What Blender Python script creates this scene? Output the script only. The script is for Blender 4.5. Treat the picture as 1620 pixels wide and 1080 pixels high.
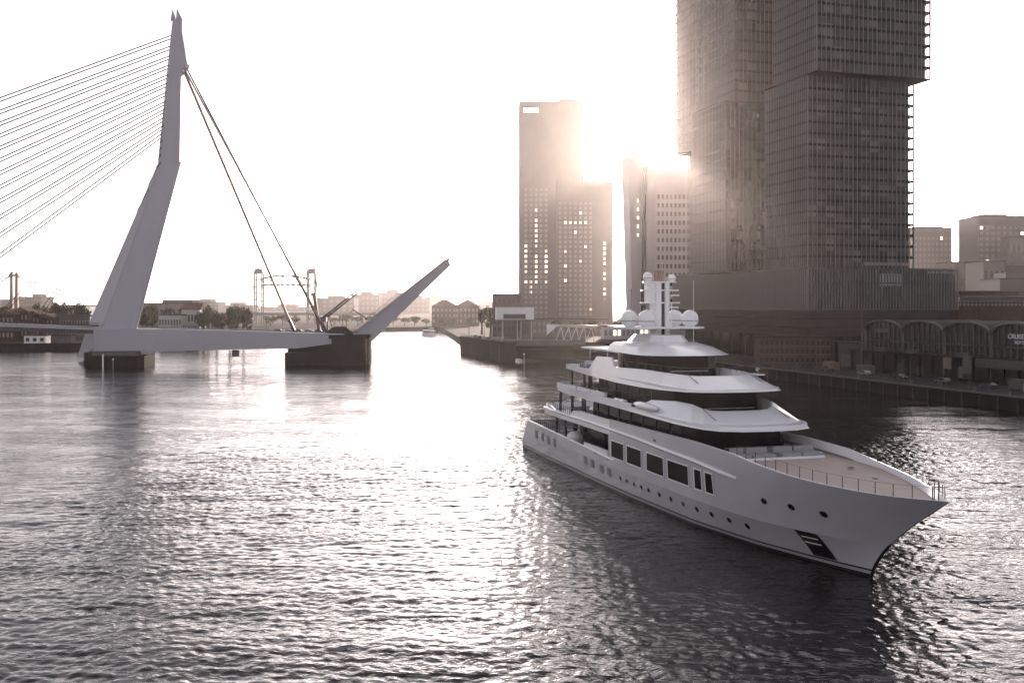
import bpy, bmesh, math, random
import numpy as np
from mathutils import Vector, Matrix

for _o in list(bpy.data.objects):
    bpy.data.objects.remove(_o, do_unlink=True)
S = bpy.context.scene
C = S.collection
R = math.radians
rng = random.Random(7)

# ---------------------------------------------------------------- camera
F, H, YH, CX = 1620.0, 24.6, 480.0, 810.0      # focal length in photo pixels, eye height, horizon row
cam_d = bpy.data.cameras.new('camera')
cam = bpy.data.objects.new('camera', cam_d)
C.objects.link(cam)
cam.location = (0, 0, H)
cam.rotation_euler = (R(90), 0, 0)
cam_d.sensor_width = 36.0
cam_d.lens = 36.0
cam_d.shift_y = -0.037
cam_d.clip_start = 0.5
cam_d.clip_end = 20000
S.camera = cam

# ---------------------------------------------------------------- world, sun, exposure
SUN_AZ, SUN_EL = R(8.3), R(8.6)                # azimuth clockwise from +Y, elevation
w = bpy.data.worlds.new('World')
S.world = w
w.use_nodes = True
nt = w.node_tree
nt.nodes.clear()
sky = nt.nodes.new('ShaderNodeTexSky')
sky.sky_type = 'NISHITA'
sky.sun_disc = False
sky.sun_elevation = SUN_EL
sky.sun_rotation = SUN_AZ
sky.altitude = 0
sky.air_density = 1.0
sky.dust_density = 1.6
sky.ozone_density = 1.0
hs = nt.nodes.new('ShaderNodeHueSaturation')
hs.inputs['Saturation'].default_value = 0.22
bg = nt.nodes.new('ShaderNodeBackground')
bg.inputs['Strength'].default_value = 0.15
wo = nt.nodes.new('ShaderNodeOutputWorld')
nt.links.new(sky.outputs[0], hs.inputs['Color'])
tint = nt.nodes.new('ShaderNodeMix')              # the rosy cast of the morning air
tint.data_type = 'RGBA'; tint.blend_type = 'MULTIPLY'
tint.inputs[0].default_value = 1.0
nt.links.new(hs.outputs[0], [i for i in tint.inputs if i.name == 'A' and i.type == 'RGBA'][0])
[i for i in tint.inputs if i.name == 'B' and i.type == 'RGBA'][0].default_value = (1.0, 0.94, 0.995, 1)
nt.links.new([o for o in tint.outputs if o.type == 'RGBA'][0], bg.inputs['Color'])
nt.links.new(bg.outputs[0], wo.inputs['Surface'])
sun_d = bpy.data.lights.new('sun', 'SUN')
sun_d.energy = 2.6
sun_d.angle = R(0.53)
sun_d.color = (1.0, 0.81, 0.69)
sun = bpy.data.objects.new('sun', sun_d)
C.objects.link(sun)
to_sun = Vector((math.sin(SUN_AZ) * math.cos(SUN_EL), math.cos(SUN_AZ) * math.cos(SUN_EL), math.sin(SUN_EL)))
sun.rotation_euler = to_sun.to_track_quat('Z', 'Y').to_euler()
sun.location = (60, 400, 200)
S.view_settings.view_transform = 'Standard'
S.view_settings.look = 'None'
S.view_settings.gamma = 1.0
S.view_settings.exposure = 0.95
try:
    S.view_settings.use_curve_mapping = False
except Exception:
    pass
S.cycles.use_denoising = True
S.cycles.max_bounces = 6
S.cycles.diffuse_bounces = 3
S.cycles.glossy_bounces = 4
S.cycles.transmission_bounces = 4
S.cycles.volume_bounces = 0
S.cycles.volume_step_rate = 4.0

# ---------------------------------------------------------------- helpers
def at(px, py, Y):
    """a place at distance Y whose bearing and height were measured in the photograph"""
    return Vector(((px - CX) / F * Y, Y, H + (YH - py) / F * Y))
def bx_(px, Y): return (px - CX) / F * Y
def hz(py, Y): return H + (YH - py) / F * Y

class MB:
    def __init__(s): s.v = []; s.f = []
    def add(s, vs, fs):
        n = len(s.v)
        s.v += [tuple(q) for q in vs]
        s.f += [tuple(i + n for i in f) for f in fs]
        return s
    def box(s, x0, x1, y0, y1, z0, z1):
        return s.add([(x0,y0,z0),(x1,y0,z0),(x1,y1,z0),(x0,y1,z0),(x0,y0,z1),(x1,y0,z1),(x1,y1,z1),(x0,y1,z1)],
              [(3,2,1,0),(4,5,6,7),(0,1,5,4),(1,2,6,5),(2,3,7,6),(3,0,4,7)])
    def hexa(s, b, t):
        """solid between a bottom quad and a top quad (same winding, counter-clockwise from above)"""
        return s.add(list(b) + list(t), [(3,2,1,0),(4,5,6,7),(0,1,5,4),(1,2,6,5),(2,3,7,6),(3,0,4,7)])
    def prism(s, poly, z0, z1):
        n = len(poly)
        def zz(z, i): return z[i] if isinstance(z, (list, tuple)) else z
        vs = [(p[0], p[1], zz(z0, i)) for i, p in enumerate(poly)] + [(p[0], p[1], zz(z1, i)) for i, p in enumerate(poly)]
        fs = [tuple(reversed(range(n))), tuple(range(n, 2 * n))] + [(i, (i+1) % n, n + (i+1) % n, n + i) for i in range(n)]
        return s.add(vs, fs)
    def prof(s, poly, y0, y1):
        """x-z outline extruded along y"""
        n = len(poly)
        vs = [(p[0], y0, p[1]) for p in poly] + [(p[0], y1, p[1]) for p in poly]
        fs = [tuple(range(n)), tuple(reversed(range(n, 2 * n)))] + [((i+1) % n, i, n + i, n + (i+1) % n) for i in range(n)]
        return s.add(vs, fs)
    def tube(s, a, b, r, n=6, r2=None):
        a = Vector(a); b = Vector(b)
        d = (b - a)
        if d.length < 1e-6: return s
        q = d.to_track_quat('Z', 'Y')
        r2 = r if r2 is None else r2
        vs = []
        for p, rr in ((a, r), (b, r2)):
            for k in range(n):
                t = 2 * math.pi * k / n
                vs.append(p + q @ Vector((rr * math.cos(t), rr * math.sin(t), 0)))
        fs = [tuple(reversed(range(n))), tuple(range(n, 2*n))] + [(k, (k+1) % n, n + (k+1) % n, n + k) for k in range(n)]
        return s.add(vs, fs)
    def path(s, pts, r, n=5):
        for a, b in zip(pts[:-1], pts[1:]): s.tube(a, b, r, n)
        return s
    def lathe(s, prof, c=(0,0,0), n=20):
        vs = []
        for r, z in prof:
            for k in range(n):
                t = 2 * math.pi * k / n
                vs.append((c[0] + r * math.cos(t), c[1] + r * math.sin(t), c[2] + z))
        fs = []
        for i in range(len(prof) - 1):
            for k in range(n):
                fs.append((i*n + k, i*n + (k+1) % n, (i+1)*n + (k+1) % n, (i+1)*n + k))
        fs.append(tuple(reversed(range(n))))
        fs.append(tuple((len(prof)-1)*n + k for k in range(n)))
        return s.add(vs, fs)
    def grid(s, P):
        """P[i][j] lattice of points"""
        m, n = len(P), len(P[0])
        vs = [q for row in P for q in row]
        return s.add(vs, [(i*n + j, i*n + j + 1, (i+1)*n + j + 1, (i+1)*n + j) for i in range(m-1) for j in range(n-1)])
    def mesh(s, name, m=None, smooth=None, fix=True):
        me = bpy.data.meshes.new(name)
        me.from_pydata(s.v, [], s.f)
        if fix:
            bm = bmesh.new(); bm.from_mesh(me)
            bmesh.ops.recalc_face_normals(bm, faces=bm.faces)
            bm.to_mesh(me); bm.free()
        if smooth is not None:
            me.shade_smooth()
            me.set_sharp_from_angle(angle=R(smooth))
        if m is not None: me.materials.append(m)
        return me
    def build(s, name, m, parent=None, smooth=None, fix=True):
        return link(name, s.mesh(name, m, smooth, fix), parent)

def link(name, me, parent=None, loc=None, rot=None, scale=None):
    o = bpy.data.objects.new(name, me)
    C.objects.link(o)
    if parent is not None: o.parent = parent
    if loc is not None: o.location = loc
    if rot is not None: o.rotation_euler = rot
    if scale is not None: o.scale = scale
    return o
def tag(o, label=None, cat=None, group=None, kind=None):
    if label: o['label'] = label
    if cat: o['category'] = cat
    if group: o['group'] = group
    if kind: o['kind'] = kind
    return o
def thing(name, label, cat, loc=(0,0,0), rz=0.0, group=None):
    o = link(name, None, None, loc, (0, 0, rz))
    return tag(o, label, cat, group)

# ---------------------------------------------------------------- materials
def mat(name, col, rough=0.6, metal=0.0, var=0.0, scale=1.0, bump=0.0, spec=0.5, coat=0.0, coord='Object', stretch=(1,1,1), emit=None):
    m = bpy.data.materials.new(name)
    m.use_nodes = True
    n = m.node_tree.nodes; l = m.node_tree.links
    b = n['Principled BSDF']
    b.inputs['Base Color'].default_value = (*col, 1)
    b.inputs['Roughness'].default_value = rough
    b.inputs['Metallic'].default_value = metal
    b.inputs['Specular IOR Level'].default_value = 0.06 if rough >= 0.8 else spec
    b.inputs['Coat Weight'].default_value = coat
    if emit:
        b.inputs['Emission Color'].default_value = (*emit[0], 1)
        b.inputs['Emission Strength'].default_value = emit[1]
    if var or bump:
        tc = n.new('ShaderNodeTexCoord'); mp = n.new('ShaderNodeMapping')
        mp.inputs['Scale'].default_value = stretch
        l.new(tc.outputs[coord], mp.inputs[0])
        nz = n.new('ShaderNodeTexNoise')
        nz.inputs['Scale'].default_value = scale
        nz.inputs['Detail'].default_value = 5
        nz.inputs['Roughness'].default_value = 0.62
        l.new(mp.outputs[0], nz.inputs['Vector'])
        if var:
            r = n.new('ShaderNodeValToRGB')
            r.color_ramp.elements[0].position = 0.3
            r.color_ramp.elements[1].position = 0.7
            r.color_ramp.elements[0].color = (*[c * (1 - var) for c in col], 1)
            r.color_ramp.elements[1].color = (*[min(1, c * (1 + var)) for c in col], 1)
            l.new(nz.outputs['Fac'], r.inputs[0])
            l.new(r.outputs[0], b.inputs['Base Color'])
            rr = n.new('ShaderNodeMapRange')
            rr.inputs['To Min'].default_value = max(0.02, rough - 0.12 * (0.3 + rough))
            rr.inputs['To Max'].default_value = min(1, rough + 0.12 * (0.3 + rough))
            l.new(nz.outputs['Fac'], rr.inputs[0])
            l.new(rr.outputs[0], b.inputs['Roughness'])
        if bump:
            bp = n.new('ShaderNodeBump')
            bp.inputs['Strength'].default_value = bump
            bp.inputs['Distance'].default_value = 0.05
            l.new(nz.outputs['Fac'], bp.inputs['Height'])
            l.new(bp.outputs[0], b.inputs['Normal'])
    return m

def pane_mat(name, cell, cols, rough=0.12):
    """glazing whose single panes differ: blinds, curtains, dark rooms (cell = pane width x, y, storey height)"""
    m = bpy.data.materials.new(name)
    m.use_nodes = True
    n = m.node_tree.nodes; l = m.node_tree.links
    b = n['Principled BSDF']
    tc = n.new('ShaderNodeTexCoord')
    dv = n.new('ShaderNodeVectorMath'); dv.operation = 'DIVIDE'
    dv.inputs[1].default_value = cell
    l.new(tc.outputs['Object'], dv.inputs[0])
    ad = n.new('ShaderNodeVectorMath'); ad.operation = 'ADD'
    ad.inputs[1].default_value = (0.013, 0.017, 0.011)
    l.new(dv.outputs[0], ad.inputs[0])
    fl = n.new('ShaderNodeVectorMath'); fl.operation = 'FLOOR'
    l.new(ad.outputs[0], fl.inputs[0])
    wn = n.new('ShaderNodeTexWhiteNoise'); wn.noise_dimensions = '3D'
    l.new(fl.outputs[0], wn.inputs['Vector'])
    r = n.new('ShaderNodeValToRGB'); r.color_ramp.interpolation = 'CONSTANT'
    e = r.color_ramp.elements
    e[0].position = 0; e[0].color = (*cols[0][1], 1)
    e[1].position = cols[1][0]; e[1].color = (*cols[1][1], 1)
    for p, c in cols[2:]:
        x = e.new(p); x.color = (*c, 1)
    l.new(wn.outputs['Value'], r.inputs[0])
    l.new(r.outputs[0], b.inputs['Base Color'])
    b.inputs['Roughness'].default_value = rough
    return m

M = {}
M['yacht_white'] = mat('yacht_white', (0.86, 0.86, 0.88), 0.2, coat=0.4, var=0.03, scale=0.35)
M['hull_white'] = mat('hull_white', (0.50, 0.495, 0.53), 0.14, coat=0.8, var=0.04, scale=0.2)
M['boot_top'] = mat('boot_top', (0.012, 0.011, 0.013), 0.3)
M['hull_line'] = mat('hull_line', (0.35, 0.34, 0.36), 0.35)
M['yacht_glass'] = mat('yacht_glass', (0.006, 0.006, 0.007), 0.1, spec=0.05)
M['teak'] = mat('teak', (0.40, 0.31, 0.28), 0.6, var=0.18, scale=1.6, stretch=(0.15, 3, 1), bump=0.1)
M['steel_dark'] = mat('steel_dark', (0.05, 0.045, 0.05), 0.4, metal=0.6)
M['steel'] = mat('steel', (0.5, 0.5, 0.52), 0.25, metal=1.0)
M['cushion'] = mat('cushion', (0.32, 0.31, 0.33), 0.9, var=0.1, scale=3)
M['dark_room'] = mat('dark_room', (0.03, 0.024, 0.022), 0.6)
M['pylon'] = mat('pylon', (0.37, 0.365, 0.41), 0.5, var=0.06, scale=0.12, stretch=(1, 1, 0.25))
M['deck_grey'] = mat('deck_grey', (0.09, 0.085, 0.085), 0.7, var=0.15, scale=0.3)
M['cable'] = mat('cable', (0.045, 0.04, 0.045), 0.8, metal=0.0)
M['cable_brown'] = mat('cable_brown', (0.34, 0.25, 0.21), 0.5)
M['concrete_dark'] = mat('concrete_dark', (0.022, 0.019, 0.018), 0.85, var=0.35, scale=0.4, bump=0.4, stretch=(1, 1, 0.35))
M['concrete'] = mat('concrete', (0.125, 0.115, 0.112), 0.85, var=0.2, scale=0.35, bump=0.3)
M['asphalt'] = mat('asphalt', (0.06, 0.057, 0.058), 0.9, var=0.3, scale=0.15, bump=0.3)
M['paving'] = mat('paving', (0.05, 0.046, 0.045), 0.85, var=0.3, scale=0.25, bump=0.3)
M['land'] = mat('land', (0.045, 0.042, 0.036), 0.95, var=0.35, scale=0.05)
M['alu'] = mat('alu', (0.19, 0.178, 0.182), 0.45, metal=0.2, var=0.06, scale=0.15)
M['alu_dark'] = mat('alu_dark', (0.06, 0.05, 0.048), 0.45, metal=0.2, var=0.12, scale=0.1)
M['slab'] = mat('slab', (0.008, 0.007, 0.007), 0.8, var=0.15, scale=0.5)
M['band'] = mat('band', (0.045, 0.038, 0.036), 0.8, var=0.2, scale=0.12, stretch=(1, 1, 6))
M['tower_glass'] = pane_mat('tower_glass', (3.78, 2.5, 4.05), [(0, (0.004, 0.0035, 0.004)), (0.25, (0.010, 0.009, 0.0095)), (0.5, (0.024, 0.021, 0.022)), (0.75, (0.046, 0.041, 0.043)), (0.92, (0.085, 0.076, 0.076))], 0.3)
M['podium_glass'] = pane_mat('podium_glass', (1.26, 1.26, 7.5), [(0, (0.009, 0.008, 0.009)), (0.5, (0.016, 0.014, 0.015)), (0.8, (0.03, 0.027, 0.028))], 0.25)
M['win_dark'] = mat('win_dark', (0.02, 0.018, 0.018), 0.12)
M['win_glow'] = mat('win_glow', (0.8, 0.7, 0.55), 0.3, emit=((1.0, 0.86, 0.66), 1.2))  # emissive panes; on the stone tower, painted sunlight seen through the glazing
M['win_glow_dim'] = mat('win_glow_dim', (0.6, 0.5, 0.4), 0.3, emit=((1.0, 0.82, 0.6), 0.45))  # weaker emission, same painted sunlight on the stone tower
M['win_pale'] = mat('win_pale', (0.22, 0.18, 0.16), 0.3)
M['brick'] = mat('brick', (0.06, 0.036, 0.028), 0.9, var=0.3, scale=0.6, bump=0.3)
M['brick2'] = mat('brick2', (0.075, 0.05, 0.041), 0.9, var=0.25, scale=0.4)
M['stone'] = mat('stone', (0.17, 0.145, 0.13), 0.85, var=0.2, scale=0.3)
M['pale_panel'] = mat('pale_panel', (0.42, 0.39, 0.38), 0.55, var=0.06, scale=0.2)
M['kpn_white'] = mat('kpn_white', (0.42, 0.39, 0.395), 0.5, var=0.06, scale=0.12)
M['white_paint'] = mat('white_paint', (0.78, 0.77, 0.76), 0.4, var=0.05, scale=0.5)
M['tower_brown'] = mat('tower_brown', (0.12, 0.095, 0.085), 0.6, var=0.15, scale=0.08)
M['roof_tile'] = mat('roof_tile', (0.14, 0.075, 0.055), 0.9, var=0.3, scale=0.5)
M['roof_grey'] = mat('roof_grey', (0.04, 0.037, 0.037), 0.85, var=0.25, scale=0.3)
M['rust_steel'] = mat('rust_steel', (0.20, 0.12, 0.09), 0.7, var=0.2, scale=0.4)
M['hef_green'] = mat('hef_green', (0.22, 0.22, 0.20), 0.6, var=0.15, scale=0.3)
M['red_steel'] = mat('red_steel', (0.17, 0.06, 0.045), 0.5)
M['bark'] = mat('bark', (0.07, 0.052, 0.04), 0.95, var=0.3, scale=3)
M['leaf'] = mat('leaf', (0.075, 0.085, 0.03), 0.8, var=0.45, scale=0.35, coord='Object')
M['leaf_dark'] = mat('leaf_dark', (0.045, 0.05, 0.025), 0.8, var=0.45, scale=0.35)
M['tyre'] = mat('tyre', (0.02, 0.02, 0.02), 0.9)
M['letter'] = mat('letter', (0.75, 0.74, 0.74), 0.5)
M['car_dark'] = mat('car_dark', (0.05, 0.05, 0.06), 0.25, coat=0.6)
M['car_silver'] = mat('car_silver', (0.11, 0.11, 0.115), 0.3, metal=0.4, coat=0.5)
M['car_white'] = mat('car_white', (0.22, 0.22, 0.23), 0.3, coat=0.5)
M['orange'] = mat('orange', (0.55, 0.12, 0.04), 0.6)
# ---------------------------------------------------------------- water
def make_water():
    def axis(fine, lo, hi, far_lo, far_hi, g, g2):
        a = list(np.arange(lo, hi, fine))
        s = fine; v = a[-1]
        while v < far_hi:
            s *= g; v += s; a.append(v)
        s = fine; v = lo; b = []
        while v > far_lo:
            s *= g2; v -= s; b.append(v)
        return np.array(b[::-1] + a)
    xs = axis(0.23, -46, 74, -6000, 6000, 1.03, 1.03)
    ys = axis(0.22, 56, 170, -400, 8500, 1.016, 1.06)
    dx = np.gradient(xs); dy = np.gradient(ys)
    X, Y = np.meshgrid(xs, ys)
    sp = np.maximum(*np.meshgrid(dx, dy))
    Z = np.zeros_like(X); DX = np.zeros_like(X); DY = np.zeros_like(X)
    r = np.random.RandomState(11)
    lam = np.exp(r.uniform(np.log(0.45), np.log(4.5), 80))
    lam = np.concatenate([lam, np.exp(r.uniform(np.log(4.5), np.log(15.0), 26))])   # longer swell left by passing boats
    th = R(-100) + r.normal(0, 0.95, 106)
    ph = r.uniform(0, 6.283, 106)
    k = 2 * np.pi / lam
    slope = 0.044 * np.exp(-((np.log(lam / 0.8)) ** 2) / 1.4)
    slope[80:] = 0.0085
    amp = slope / k
    gust = 0.85 + 0.3 * np.sin(X * 0.035 + 1.3 * np.sin(Y * 0.021)) * np.sin(Y * 0.043 + 0.7 * np.sin(X * 0.027))
    for i in range(106):
        kx, ky = k[i] * math.cos(th[i]), k[i] * math.sin(th[i])
        fade = np.clip((lam[i] / sp - 2.1) / 1.6, 0, 1) * gust
        p = kx * X + ky * Y + ph[i] + 0.9 * np.sin(0.11 * X * math.sin(th[i]) - 0.09 * Y * math.cos(th[i]) + i)
        Z += amp[i] * fade * np.sin(p)
        DX -= 0.8 * amp[i] * fade * math.cos(th[i]) * np.cos(p)
        DY -= 0.8 * amp[i] * fade * math.sin(th[i]) * np.cos(p)
    # the wake of a boat that has passed under the bridge
    for yw, aw in ((381.0, 0.16), (377.0, 0.12), (385.5, 0.10)):
        u = Y - (yw + 0.04 * (X + 150) + 1.5 * np.sin(X * 0.06))
        Z += aw * np.exp(-(u / 1.3) ** 2) * np.clip((-85 - X) / 25, 0, 1)
    V = np.stack([X + DX, Y + DY, Z], -1).reshape(-1, 3)
    m, n = X.shape
    I = np.arange(m * n).reshape(m, n)
    Q = np.stack([I[:-1, :-1], I[:-1, 1:], I[1:, 1:], I[1:, :-1]], -1).reshape(-1, 4)
    me = bpy.data.meshes.new('river')
    me.vertices.add(len(V)); me.vertices.foreach_set('co', V.astype(np.float32).ravel())
    me.loops.add(Q.size); me.loops.foreach_set('vertex_index', Q.astype(np.int32).ravel())
    me.polygons.add(len(Q))
    me.polygons.foreach_set('loop_start', np.arange(0, Q.size, 4, dtype=np.int32))
    me.update(); me.validate()
    me.shade_smooth()
    mt = bpy.data.materials.new('water'); mt.use_nodes = True
    nn = mt.node_tree.nodes; l = mt.node_tree.links
    b = nn['Principled BSDF']
    b.inputs['Base Color'].default_value = (0.004, 0.003, 0.0035, 1)
    b.inputs['Roughness'].default_value = 0.05
    b.inputs['IOR'].default_value = 1.333
    tc = nn.new('ShaderNodeTexCoord')
    prev = None
    gm = nn.new('ShaderNodeMapping'); gm.inputs['Scale'].default_value = (0.5, 1.6, 1); gm.inputs['Rotation'].default_value = (0, 0, R(8))
    l.new(tc.outputs['Object'], gm.inputs[0])
    gz = nn.new('ShaderNodeTexNoise'); gz.inputs['Scale'].default_value = 0.045; gz.inputs['Detail'].default_value = 4
    l.new(gm.outputs[0], gz.inputs['Vector'])
    gr = nn.new('ShaderNodeMapRange'); gr.inputs['From Min'].default_value = 0.35; gr.inputs['From Max'].default_value = 0.65
    gr.inputs['To Min'].default_value = 0.35; gr.inputs['To Max'].default_value = 1.0
    l.new(gz.outputs['Fac'], gr.inputs[0])
    for sc_, st, di, strx in ((0.06, 0.6, 1.4, (0.35, 1.3, 1)), (0.16, 0.6, 0.6, (0.5, 1.2, 1)), (0.55, 0.9, 0.32, (0.75, 1.25, 1)), (1.9, 0.9, 0.10, (0.8, 1.2, 1)), (4.0, 0.4, 0.03, (1, 1.1, 1))):
        mp = nn.new('ShaderNodeMapping'); mp.inputs['Scale'].default_value = strx
        mp.inputs['Rotation'].default_value = (0, 0, R(-10))
        l.new(tc.outputs['Object'], mp.inputs[0])
        nz = nn.new('ShaderNodeTexNoise')
        nz.inputs['Scale'].default_value = sc_
        nz.inputs['Detail'].default_value = 3
        nz.inputs['Roughness'].default_value = 0.55
        nz.inputs['Distortion'].default_value = 0.4
        l.new(mp.outputs[0], nz.inputs['Vector'])
        bp = nn.new('ShaderNodeBump')
        sm = nn.new('ShaderNodeMath'); sm.operation = 'MULTIPLY'; sm.inputs[1].default_value = st
        l.new(gr.outputs[0], sm.inputs[0]); l.new(sm.outputs[0], bp.inputs['Strength'])
        bp.inputs['Distance'].default_value = di
        l.new(nz.outputs['Fac'], bp.inputs['Height'])
        if prev: l.new(prev.outputs[0], bp.inputs['Normal'])
        prev = bp
    l.new(prev.outputs[0], b.inputs['Normal'])
    me.materials.append(mt)
    o = link('river', me)
    tag(o, 'rippled grey river water with silvery glints', None, None, 'structure')
make_water()

# ---------------------------------------------------------------- land
QD = Vector((-0.2874, 0.9578, 0))              # along the right-hand quay, away from the camera
QN = Vector((0.9578, 0.2874, 0))               # inland
QZ = 3.5
def quay_line(Y, off=0.0):
    x = 116 - 0.3001 * (Y - 232)
    return (x + QN.x * off, Y + QN.y * off)
def land(name, poly, z0, z1, m, label):
    o = MB().prism(poly, z0, z1).build(name, m)
    return tag(o, label, None, None, 'structure')
land('quay_ground', [quay_line(60), (900, 60), (900, 2200), (60, 2200), (-62, 905), (-26, 575), (-2, 478), (26, 447), quay_line(432)], -3, QZ, M['paving'], 'dark paved quay ground on the right bank')
land('far_bank', [(-1500, 470), (-300, 524), (-190, 552), (-158, 640), (-112, 905), (-66, 940), (-40, 2200), (-1500, 2200)], -3, 3.4, M['land'], 'far bank of the river behind the bridge')
land('far_land', [(-6000, 2190), (6000, 2190), (6000, 8400), (-6000, 8400)], -3, 3.0, M['land'], 'flat land far off')
# quay wall: coping stones and fender timbers along the right bank
quay_wall = thing('quay_wall', 'dark vertical quay wall of the cruise quay with coping and timber fenders', 'quay wall', (*quay_line(190), 0), math.atan2(QD.y, QD.x))
L = 250.0
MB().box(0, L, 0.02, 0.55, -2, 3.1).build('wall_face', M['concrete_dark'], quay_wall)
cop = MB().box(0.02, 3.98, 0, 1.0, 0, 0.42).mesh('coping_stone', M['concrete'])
for i in range(int(L / 4)):
    link('coping_stone', cop, quay_wall, (i * 4.0, -0.12, 3.12))
fen = MB().box(-0.18, 0.18, 0, 0.3, -1.5, 2.7).mesh('fender_timber', M['boot_top'])
for i in range(int(L / 6)):
    link('fender_timber', fen, quay_wall, (3 + i * 6.0, 0.55, 0))
left_wall = thing('embankment_wall', 'long dark stone embankment wall on the far bank left of the pylon', 'quay wall', (0, 0, 0))
for a, b in (((-420, 508.2), (-300, 522.5)), ((-300, 522.5), (-190, 550.5)), ((-190, 550.5), (-158, 639))):
    d = (Vector((b[0], b[1], 0)) - Vector((a[0], a[1], 0)))
    n_ = Vector((d.y, -d.x, 0)).normalized() * 0.8
    if n_.y > 0: n_ = -n_
    A = Vector((*a, 0)); B = Vector((*b, 0))
    q = [A, A + n_, B + n_, B]
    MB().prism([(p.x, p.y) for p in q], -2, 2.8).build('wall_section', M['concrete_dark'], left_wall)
    q = [A - n_ * .2, A + n_ * 1.5, B + n_ * 1.5, B - n_ * .2]
    MB().prism([(p.x, p.y) for p in q], 2.82, 3.9).build('coping', M['concrete_dark'], left_wall)
# ---------------------------------------------------------------- cable-stayed bridge
BA = Vector((0.9903, 0.1392, 0))               # along the bridge, towards the right
BB = Vector((-0.1392, 0.9903, 0))              # across the bridge, away from the camera
NB = Vector((-155, 400, 0))                    # foot of the near pylon leg
def bp_(t, o, z): 
    p = NB + BA * t + BB * o
    return Vector((p.x, p.y, z))
def deck_z(t):                                  # deck rises towards the main span
    return 14.6 - 0.024 * t if t > 0 else 14.6 - 0.040 * t + 0.00002 * t * t
bridge = thing('cable_stayed_bridge', 'pale blue-grey bridge with a bent leaning pylon and fanned stay cables', 'bridge', tuple(NB))
def bl(p): return Vector(p) - NB                # world to bridge-local
def blp(*ps): return [tuple(bl(p)) for p in ps]
def loft(rings, closed=True):
    mb = MB(); n = len(rings[0])
    vs = [p for r in rings for p in r]
    fs = []
    for i in range(len(rings) - 1):
        for k in range(n):
            fs.append((i*n + k, i*n + (k+1) % n, (i+1)*n + (k+1) % n, (i+1)*n + k))
    fs.append(tuple(range(n))); fs.append(tuple((len(rings)-1)*n + k for k in range(n)))
    return mb.add(vs, fs)
def ring(xl, xr, y, z, dep, chl=0.0, chr_=0.0):
    if dep < 0:      # the far leg turns its broad face to the left
        d = -dep
        return [tuple(bl(q)) for q in ((xl, y + d * .45, z), (xr, y - d * .5, z), (xr + .6, y + d * .2, z), (xr - .5, y + d * .6, z), (xl + .4, y + d * .6, z))]
    """leg section: wide near face, chamfered back"""
    return [tuple(bl((xl, y - dep * 0.5, z))), tuple(bl((xr - chr_, y - dep * 0.1, z))), tuple(bl((xr, y + dep * .1, z))), tuple(bl((xr - chr_, y + dep * 0.5, z))), tuple(bl((xl + chl, y + dep * 0.5, z)))]
# near leg: from the pier up to the kink
def pxr(pl, pr_, py, Y, dep):
    return ring(bx_(pl, Y), bx_(pr_, Y), Y, hz(py, Y), dep, 0.5, 0.6)
near = [pxr(152, 214, 562, 400, 5.0), pxr(166, 216, 519, 401.2, 5.0), pxr(257.5, 286.5, 256, 410.6, 1.75)]
# far leg
far = [pxr(112, 152, 566, 433, -14.0), pxr(129, 172, 516, 431, -14.0), pxr(248.3, 258, 256, 411.4, -3.26)]
py_ = loft(near).build('pylon_leg', M['pylon'], bridge)
tag(py_, 'near pylon leg')
loft(far).build('pylon_leg', M['pylon'], bridge)
# upper column: faceted, narrowing to a split tip
Yc = 412.0
def colr(pl, pm, pr_, py, dep=4.6):
    z = hz(py, Yc)
    return [tuple(bl(q)) for q in ((bx_(pl, Yc), Yc + dep * 0.2, z), (bx_(pm, Yc), Yc - dep * 0.5, z), (bx_(pr_, Yc), Yc - dep * 0.35, z), (bx_(pr_, Yc), Yc + dep * 0.5, z), (bx_(pm, Yc), Yc + dep * 0.6, z))]
loft([colr(248.4, 257.4, 286.5, 257.5), colr(249, 258.5, 286.5, 250), colr(259, 267, 288, 150), colr(262.5, 269.5, 288.5, 117), colr(264, 271, 298, 103), colr(269, 274, 290, 54, 4.2), colr(271.5, 276, 289.5, 34, 3.6), ]).build('pylon_column', M['pylon'], bridge)
tip = MB()
for (a0, a1, tx, tz, o_) in ((271.5, 279.5, 275, 16.5, -1.6), (277.5, 289.5, 279.5, 12.5, 0.3)):
    z0 = hz(34.2, Yc); z1 = hz(tz, Yc)
    y0, y1 = Yc + o_, Yc + o_ + 1.2
    b_ = [(bx_(a0, Yc), y0, z0), (bx_(a1, Yc), y0, z0), (bx_(a1, Yc), y1, z0), (bx_(a0, Yc), y1, z0)]
    t_ = [(bx_(tx - .4, Yc), y0, z1), (bx_(tx + .6, Yc), y0, z1 - 0.6), (bx_(tx + .6, Yc), y1, z1 - 0.6), (bx_(tx - .4, Yc), y1, z1)]
    tip.hexa([bl(q) for q in b_], [bl(q) for q in t_])
tip.build('pylon_tip', M['pylon'], bridge)
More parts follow.
